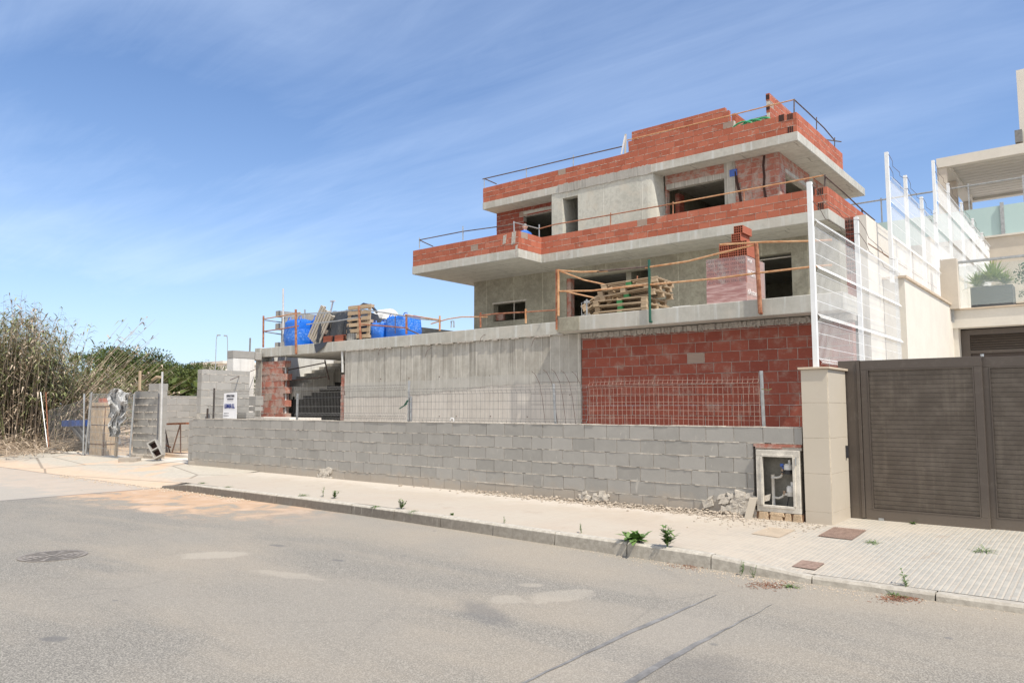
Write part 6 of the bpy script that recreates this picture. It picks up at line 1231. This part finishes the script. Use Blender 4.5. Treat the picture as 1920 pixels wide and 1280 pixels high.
# ================================================================== VEGETATION AND DISTANCE
rr = random.Random(21)
def prof(u):
    k = [(-60, 590), (0, 588), (30, 572), (60, 592), (85, 588), (105, 640), (130, 640), (150, 665), (175, 690), (205, 700)]
    for (a1, b1), (a2, b2) in zip(k[:-1], k[1:]):
        if a1 <= u <= a2: return b1+(b2-b1)*(u-a1)/(a2-a1)
    return 700
mb = MB()
def blade(p, d, L_, w_, m, t_, droop):
    sd = d.cross(Vector((0, 0, 1))); sd = (sd.normalized() if sd.length > .01 else Vector((1, 0, 0)))*w_; q0 = p; q1 = p+d*L_*.5+Vector((0, 0, -droop*L_*.15)); q2 = p+d*L_+Vector((0, 0, -droop*L_*.65))
    mb.quad(q0-sd*.6, q0+sd*.6, q1+sd, q1-sd, m, t_); mb.tri(q1-sd, q1+sd, q2, m, t_)
def cane(base, top, bend, r, green, leaves, tt):
    pts = []
    for i in range(6):
        s_ = i/5; p = base.lerp(top, s_)+bend*(s_*(1-s_)); pts.append(p)
    mb.tube(pts, [r*(1-.75*i/5) for i in range(6)], 3, 1 if not green else 0 if rr.random() < .3 else 1, tt, False)
    for k in range(leaves):
        s_ = rr.uniform(.30, 1)**.8 if green else rr.uniform(.15, 1); i = min(4, int(s_*5)); p = pts[i].lerp(pts[i+1], s_*5-i); an = rr.uniform(0, 2*pi); up_ = rr.uniform(.2, 1.1); d = Vector((cos(an), sin(an), up_)).normalized()
        blade(p, d, rr.uniform(.25, .62), rr.uniform(.014, .030), 0 if (green and rr.random() < .85) else 1, rr.random(), rr.uniform(.4, 1.4))
for i in range(1250):
    u = rr.uniform(-70, 172)
    if u > 95 and rr.random() < .45+.25*(u > 135): continue
    d_ = rr.uniform(30.5, 37); b = aD(u, d_); b.z = gz(b.x, b.y)-.05
    h_ = 1.6+(767-prof(u)+rr.gauss(-50, 20))*d_/1420.0*(1 if rr.random() < .45 else rr.uniform(.5, .95)); lean = Vector((rr.gauss(0, .75), rr.gauss(0, .6), 0))
    if u > 110: lean += RT*rr.uniform(0, .9)
    cane(b, Vector((b.x, b.y, h_))+lean, Vector((rr.gauss(0, .3), rr.gauss(0, .3), 0)), rr.uniform(.010, .018), rr.random() < (.62 if u < 150 else .8), rr.randint(14, 28), rr.random())
for i in range(170):                                   # canes leaning out over the entrance
    u = rr.uniform(70, 175); d_ = rr.uniform(31, 34); b = aD(u, d_); b.z = gz(b.x, b.y); L_ = rr.uniform(1.8, 4.6); el_ = rr.uniform(.15, .95); top = b+RT*L_*cos(el_)+Vector((0, 0, L_*sin(el_))); cane(b, top, Vector((0, 0, rr.uniform(0, .7))), .013, rr.random() < .15, rr.randint(2, 7), rr.random())
for i in range(12):
    b = aD(rr.uniform(80, 135), 31); b.z = .8; L_ = rr.uniform(4.2, 5.6); el_ = rr.uniform(.75, 1.15); top = b+RT*L_*cos(el_)+Vector((0, 0, L_*sin(el_))); cane(b, top, Vector((-.3, 0, .8)), .016, rr.random() < .3, rr.randint(9, 16), rr.random())
for i in range(1100):                                   # dry litter at the foot
    u = rr.uniform(-70, 150); d_ = rr.uniform(29, 34) if (rr.random() < .9 or u > 90) else rr.uniform(26.5, 30); b = aD(u, d_); b.z = gz(b.x, b.y)+rr.uniform(0, .25)*max(0, (d_-28.5)/4); an = rr.uniform(0, 2*pi); L_ = rr.uniform(.4, 1.8); cane(b, b+Vector((cos(an)*L_, sin(an)*L_, rr.uniform(0, .35)*L_)), Vector((0, 0, .1)), .011, False, 1, rr.random())
stuff(mb.build('reeds', ['reed_g', 'reed_s']), 'tall thicket of giant reeds and dry canes at the left edge', 'reeds')
# pines
def crown(seed, dense=1.0):
    rd = random.Random(seed); mb = MB(); tr = MB(); cl = []
    tr.tube([(0, 0, 0), (.02, .03, .30), (-.02, .02, .6), (.01, 0, .85)], [.035, .028, .02, .008], 7)
    for k in range(34):
        an = rd.uniform(0, 2*pi); ht = rd.uniform(.22, .93); R_ = .50*math.sqrt(max(0.05, 1-((ht-.52)/.50)**2))*rd.uniform(.35, 1.05); c = Vector((cos(an)*R_, sin(an)*R_, ht)); cl.append((c, rd.uniform(.11, .20)))
        if k % 3 == 0: tr.tube([(0, 0, ht*.7), c*.6+Vector((0, 0, ht*.3)), c], [.012, .008, .004], 4)
    for c, r_ in cl:
        tn = rd.random()
        for i in range(int(150*dense)):
            v = Vector((rd.gauss(0, 1), rd.gauss(0, 1), rd.gauss(0, .75))); v = v.normalized()*r_*rd.random()**.35; v.z *= .75; p = c+v; s_ = rd.uniform(.010, .022)
            a_ = (v.normalized()+Vector((rd.uniform(-.7, .7), rd.uniform(-.7, .7), rd.uniform(-.2, 1)))).normalized(); b3 = a_.cross(Vector((rd.uniform(-1, 1), rd.uniform(-1, 1), rd.uniform(-1, 1)))).normalized()
            mb.quad(p-a_*s_, p+b3*s_*.45, p+a_*s_*1.3, p-b3*s_*.45, 0, min(1, max(0, tn*.55+rd.random()*.45)))
    return mb, tr
protos = []
desc = ['second', 'third', 'fourth', 'fifth']
PT = [(182, 60, 6.5, 1.05, 'dark pine at the left end of the wood, right behind the canes'), (214, 66, 7.1, 1.1, 'tallest rounded dark pine of the wood behind the entrance'), (248, 62, 6.6, 1.1, 'dark pine between the tallest pine and the far lamp posts, above the block pier'), (278, 65, 6.1, 1.1, 'pine rising behind the right edge of the block pier'), (306, 66, 5.9, 1.1, 'pine on the slope above the far light block wall'), (332, 60, 5.4, 1.15, 'pine next to the tall narrow block wall, at its left'), (356, 74, 5.6, 1.1, 'distant pine just left of the two lamp posts'),
      (382, 92, 7.6, .95, 'distant rounded pine directly under the left lamp post'), (412, 97, 6.6, 1.2, 'distant low pine between the two lamp posts'), (440, 97, 6.4, 1.2, 'distant low pine at the right of the lamp posts'), (232, 47, 4.3, 1.5, 'low yellowish green pine in front of the tallest pine'), (268, 46, 4.4, 1.5, 'low bright green pine directly above the wooden stake'), (306, 48, 4.5, 1.4, 'low bright green pine above the white pole'), (340, 50, 4.4, 1.4, 'low bright green pine beside the tall narrow block wall'), (200, 49, 4.3, 1.3, 'low pine at the edge of the dry canes')]
M['pine2'] = mk_leaf('young_pine_needles', (0.035, 0.058, 0.012), (0.125, 0.145, 0.032))
for i, (u, d_, top, wr, lb) in enumerate(PT):
    b = aD(u, d_); b.z = gz(b.x, b.y)-.2; H_ = (top-b.z)*.90; near = d_ < 55; key = (i % 3, near)
    t = thing('pine_tree', lb, 'pine tree', tuple(b), 'pines of the wood beyond the plot')
    f = [q for q in protos if q[0] == key]
    if not f:
        cm, tm = crown(30+i, 1.6 if near else 1.25); t['_o'] = (0, 0, 0); co = cm.build('crown', 'pine2' if near else 'pine', t); to = tm.build('trunk', 'bark', t); protos.append((key, co, to))
    else:
        for src in f[0][1:]: cpy = src.copy(); COL.objects.link(cpy); cpy.parent = t
    t.rotation_euler = (0, 0, rr.uniform(0, 6.28)); t.scale = (H_*wr, H_*wr, H_)
mb = MB()                                               # low scrub closing the view under the pines
for i in range(9000):
    u = rr.uniform(120, 470); d_ = rr.uniform(42, 80); b = aD(u, d_); b.z = gz(b.x, b.y)+rr.random()**1.5*(2.4 if u > 170 else 1.5); s_ = rr.uniform(.10, .28); a_ = Vector((rr.uniform(-1, 1), rr.uniform(-1, 1), rr.uniform(-.3, 1))).normalized(); b3 = a_.cross(Vector((rr.uniform(-1, 1), rr.uniform(-1, 1), rr.uniform(-1, 1)))).normalized(); mb.quad(b-a_*s_, b+b3*s_*.5, b+a_*s_, b-b3*s_*.5, 0, rr.random())
stuff(mb.build('scrub', 'pine'), 'dark green scrub filling the ground under the pines', 'scrub')
mb = MB()
for i in range(420):
    b = aD(rr.uniform(180, 215), rr.uniform(39, 42)); b.z = .9; an = rr.uniform(0, 6.28); L_ = rr.uniform(.6, 1.7); e_ = rr.uniform(.4, 1.4); mb.tube([b, b+Vector((cos(an)*cos(e_), sin(an)*cos(e_), sin(e_)))*L_*.6, b+Vector((cos(an)*cos(e_)*1.2, sin(an)*cos(e_)*1.2, sin(e_)))*L_], [.012, .008, .004], 3, 0, rr.random(), False)
M['twig'] = mk_leaf('grey_twig', (0.20, 0.17, 0.14), (0.30, 0.26, 0.22))
tag(mb.build('bare_bush', 'twig', loc=tuple(aD(197, 40, .9))), 'grey leafless bush at the left edge of the pines', 'bush')
# far building, lamps
b = aD(428, 130); mb = MB(); mb.box(b.x-4, b.x+5, b.y-4, b.y+4, 0, 8.6); fh = thing('far_house', 'tiny white house on the horizon between the lamp posts and the boundary column', 'house', (b.x, b.y, 0)); mb.build('wall', 'render', fh); mb = MB(); mb.box(b.x-4.3, b.x+5.3, b.y-4.3, b.y+4.3, 8.6, 9.0); mb.build('roof', 'render', fh)
for (u, ht, k, lb) in ((401, 637, -1, 'left of the two distant street lamps, thin and upright'), (427, 637, -1, 'right of the two distant street lamps, slightly leaning')):
    b = aD(u, 80); zt = 1.6+(767-ht)*80/1420; t = thing('street_lamp', lb, 'street lamp', tuple(b), 'distant street lamps'); lx = -.25 if u == 427 else 0
    mb = MB(); mb.tube([b, b+Vector((lx*RT.x, lx*RT.y, zt-.5)), b+RT*(lx+.05*(1 if u == 401 else -1))+Vector((0, 0, zt-.1)), b+RT*(lx+.18*(1 if u == 401 else -1))+Vector((0, 0, zt))], .04, 6); mb.build('pole', 'galv', t)
    mb = MB(); c = b+RT*(lx+(.22 if u == 401 else -.22))+Vector((0, 0, zt)); mb.obox(c, RT*.10, Vector((0, .1, 0)), Vector((0, 0, .06))); mb.build('lamp_head', 'galv', t)
mb = MB(); b = aD(465, 60); mb.tube([b, b+Vector((0, 0, 1.6+127*60/1420))], .07, 6); tag(mb.build('pole', 'galv_dull', loc=tuple(b)), 'thin distant grey pole rising behind the capped concrete column', 'pole')
# weeds
def weed(label, x, y, z, kind, s_, seed, mat='weed'):
    rd = random.Random(seed); mb = MB(); o = Vector((x, y, z))
    def lf(p, d, L_, w_, dr):
        sd = d.cross(Vector((0, 0, 1))); sd = (sd.normalized() if sd.length > .01 else Vector((1, 0, 0)))*w_; t_ = rd.random(); pr = [(0, .25), (.3, 1), (.65, .85), (1, 0.05)]; last = None
        for k, ww in pr:
            c = p+d*L_*k+Vector((0, 0, -dr*L_*k*k)); cur = (c-sd*ww, c+sd*ww)
            if last: mb.quad(last[0], last[1], cur[1], cur[0], 0, t_)
            last = cur
    if kind == 'broad':
        for i in range(30): an = rd.uniform(0, 6.28); e_ = rd.uniform(.3, 1.2); lf(o+Vector((rd.uniform(-.05, .05), rd.uniform(-.05, .05), .01))*s_*5, Vector((cos(an)*cos(e_), sin(an)*cos(e_), sin(e_))), s_*rd.uniform(.7, 1.15), s_*.15, .35)
    elif kind == 'bush':
        for i in range(11):
            an = rd.uniform(0, 6.28); e_ = rd.uniform(.8, 1.5); d = Vector((cos(an)*cos(e_), sin(an)*cos(e_), sin(e_))); top = o+d*s_*rd.uniform(.7, 1.1); mb.tube([o, top], .002, 3)
            for k in range(11): a2 = rd.uniform(0, 6.28); lf(o.lerp(top, rd.uniform(.15, 1)), Vector((cos(a2)*.8, sin(a2)*.8, .6)).normalized(), s_*.38, s_*.05, .3)
    elif kind == 'stem':
        for i in range(3):
            an = rd.uniform(0, 6.28); top = o+Vector((cos(an)*.25, sin(an)*.25, 1))*s_*rd.uniform(.6, 1.1); mid_ = o.lerp(top, .5)+Vector((rd.uniform(-.03, .03), 0, 0)); mb.tube([o, mid_, top], .0022, 3)
            for k in range(12): a2 = rd.uniform(0, 6.28); lf(o.lerp(top, rd.uniform(.05, 1)), Vector((cos(a2)*.8, sin(a2)*.8, .5)).normalized(), s_*.20, s_*.035, .4)
    else:
        for i in range(44): an = rd.uniform(0, 6.28); e_ = rd.uniform(.02, .9); lf(o+Vector((rd.uniform(-.04, .04), rd.uniform(-.04, .04), 0)), Vector((cos(an)*cos(e_), sin(an)*cos(e_), sin(e_))), s_*rd.uniform(.5, 1.2), .0035, .6)
    tag(mb.build('weed', mat, loc=(x, y, z)), label, 'weed', 'weeds along the kerb and pavement')
def kp(u, v, z): return aZ(u, v, z)
for (u, v, z, kd, s_, lb) in ((1190, 1016, .14, 'broad', .21, 'broad leaved green weed growing out of the kerb joint'), (1251, 1026, .14, 'bush', .21, 'bushy bright green weed just right of the broad leaved one'), (1390, 1078, .0, 'stem', .15, 'slender weed in the gutter below the dropped kerb start'), (1413, 1082, .0, 'stem', .10, 'smaller slender weed right of the one in the gutter'), (1482, 1100, .0, 'grass', .12, 'flat grassy tuft in the gutter near the trench patch'), (1682, 1118, .0, 'grass', .15, 'grassy tuft in reddish debris by the dropped kerb'), (1700, 1108, .02, 'stem', .20, 'thin upright weed rising from the reddish debris'),
      (1845, 1040, .12, 'grass', .20, 'sprawling grass sprig alone on the ribbed pavement near the right edge'), (1127, 1030, .02, 'stem', .10, 'small weed on the kerb face left of the broad leaved one'), (1712, 985, .17, 'broad', .05, 'tiny green weed at the foot of the brown gate'), (1636, 1015, .16, 'grass', .12, 'thin grass beside the rusty utility cover'), (752, 952, .16, 'bush', .12, 'leafy weed on the kerb edge in the middle of the pavement'), (775, 957, .16, 'grass', .10, 'low tuft right beside the leafy weed on the kerb edge'), (704, 948, .16, 'grass', .09, 'low weed on the kerb left of the leafy one'), (848, 965, .15, 'broad', .05, 'tiny flat weed on the kerb edge'), (945, 982, .14, 'stem', .08, 'tiny upright weed on the kerb'), (1090, 1000, .14, 'stem', .12, 'dry thin weed on the kerb left of the broad leaved one'), (627, 933, .16, 'bush', .12, 'green weed on the kerb below the second post of the mesh fence'), (606, 930, .16, 'stem', .17, 'taller thin weed beside the green one on the left kerb'), (567, 928, .16, 'grass', .14, 'spreading weed on the left part of the kerb'), (427, 912, .16, 'grass', .12, 'faint weed near the left end of the kerb'), (380, 905, .16, 'grass', .12, 'leftmost weed at the end of the kerb')):
    p = kp(u, v, z); weed(lb, p.x, p.y, z if z < .1 else pz(p.x, p.y), kd, s_*1.1, int(u))
mb = MB()
for i in range(700):
    c = random.choice(((1690, 1122), (1690, 1122), (1440, 1098), (1300, 1060))); p = aZ(c[0]+random.gauss(0, 22), c[1]+random.gauss(0, 4), 0); an = random.uniform(0, 6.28); L_ = random.uniform(.006, .035); mb.tube([p+Vector((0, 0, .005)), p+Vector((cos(an)*L_, sin(an)*L_, .006+random.random()*.008))], .0022, 3, 0, random.random(), False)
M['debris'] = simple('reddish_plant_debris', (0.26, 0.12, 0.07), 0.9)
stuff(mb.build('plant_debris', 'debris'), 'reddish dry plant debris gathered in the gutter', 'plant debris')

# split unconnected pieces of these parts into parts of their own
def split_parts(o):
    me = o.data; n = len(me.vertices); par = list(range(n))
    def find(i):
        while par[i] != i: par[i] = par[par[i]]; i = par[i]
        return i
    for p in me.polygons:
        a0_ = find(p.vertices[0])
        for v in p.vertices[1:]:
            b0_ = find(v)
            if a0_ != b0_: par[b0_] = a0_
    comp = {}
    for p in me.polygons: comp.setdefault(find(p.vertices[0]), []).append(p.index)
    if len(comp) < 2 or len(comp) > 40: return
    at = me.attributes['tint'].data
    for faces in comp.values():
        mp = {}; vv = []; ff = []; mm = []; tt = []
        for fi in faces:
            p = me.polygons[fi]; f = []
            for v in p.vertices:
                if v not in mp: mp[v] = len(vv); vv.append(tuple(me.vertices[v].co))
                f.append(mp[v])
            ff.append(f); mm.append(p.material_index); tt.append(at[fi].value)
        m2 = bpy.data.meshes.new(me.name); m2.from_pydata(vv, [], ff)
        for x in me.materials: m2.materials.append(x)
        m2.polygons.foreach_set('material_index', mm); m2.attributes.new('tint', 'FLOAT', 'FACE').data.foreach_set('value', tt); m2.update()
        q_ = bpy.data.objects.new(o.name.split('.')[0], m2); COL.objects.link(q_); q_.parent = o.parent
        for md in o.modifiers:
            if md.type == 'BEVEL': b_ = q_.modifiers.new('bevel', 'BEVEL'); b_.width = md.width; b_.segments = md.segments; b_.limit_method = 'ANGLE'
    bpy.data.objects.remove(o)
for o in list(bpy.data.objects):
    if o.type == 'MESH' and o.name.split('.')[0] in {'brick_jamb', 'lintel', 'lintel_strip', 'latch', 'cap_block', 'mortar_patch', 'cell_shade', 'garage_pier', 'inner_wall', 'formwork_board', 'valve', 'base_joint', 'tap_handle', 'patched_edge'} and not o.children: split_parts(o)
for o in bpy.data.objects:
    if '_o' in o: del o['_o']
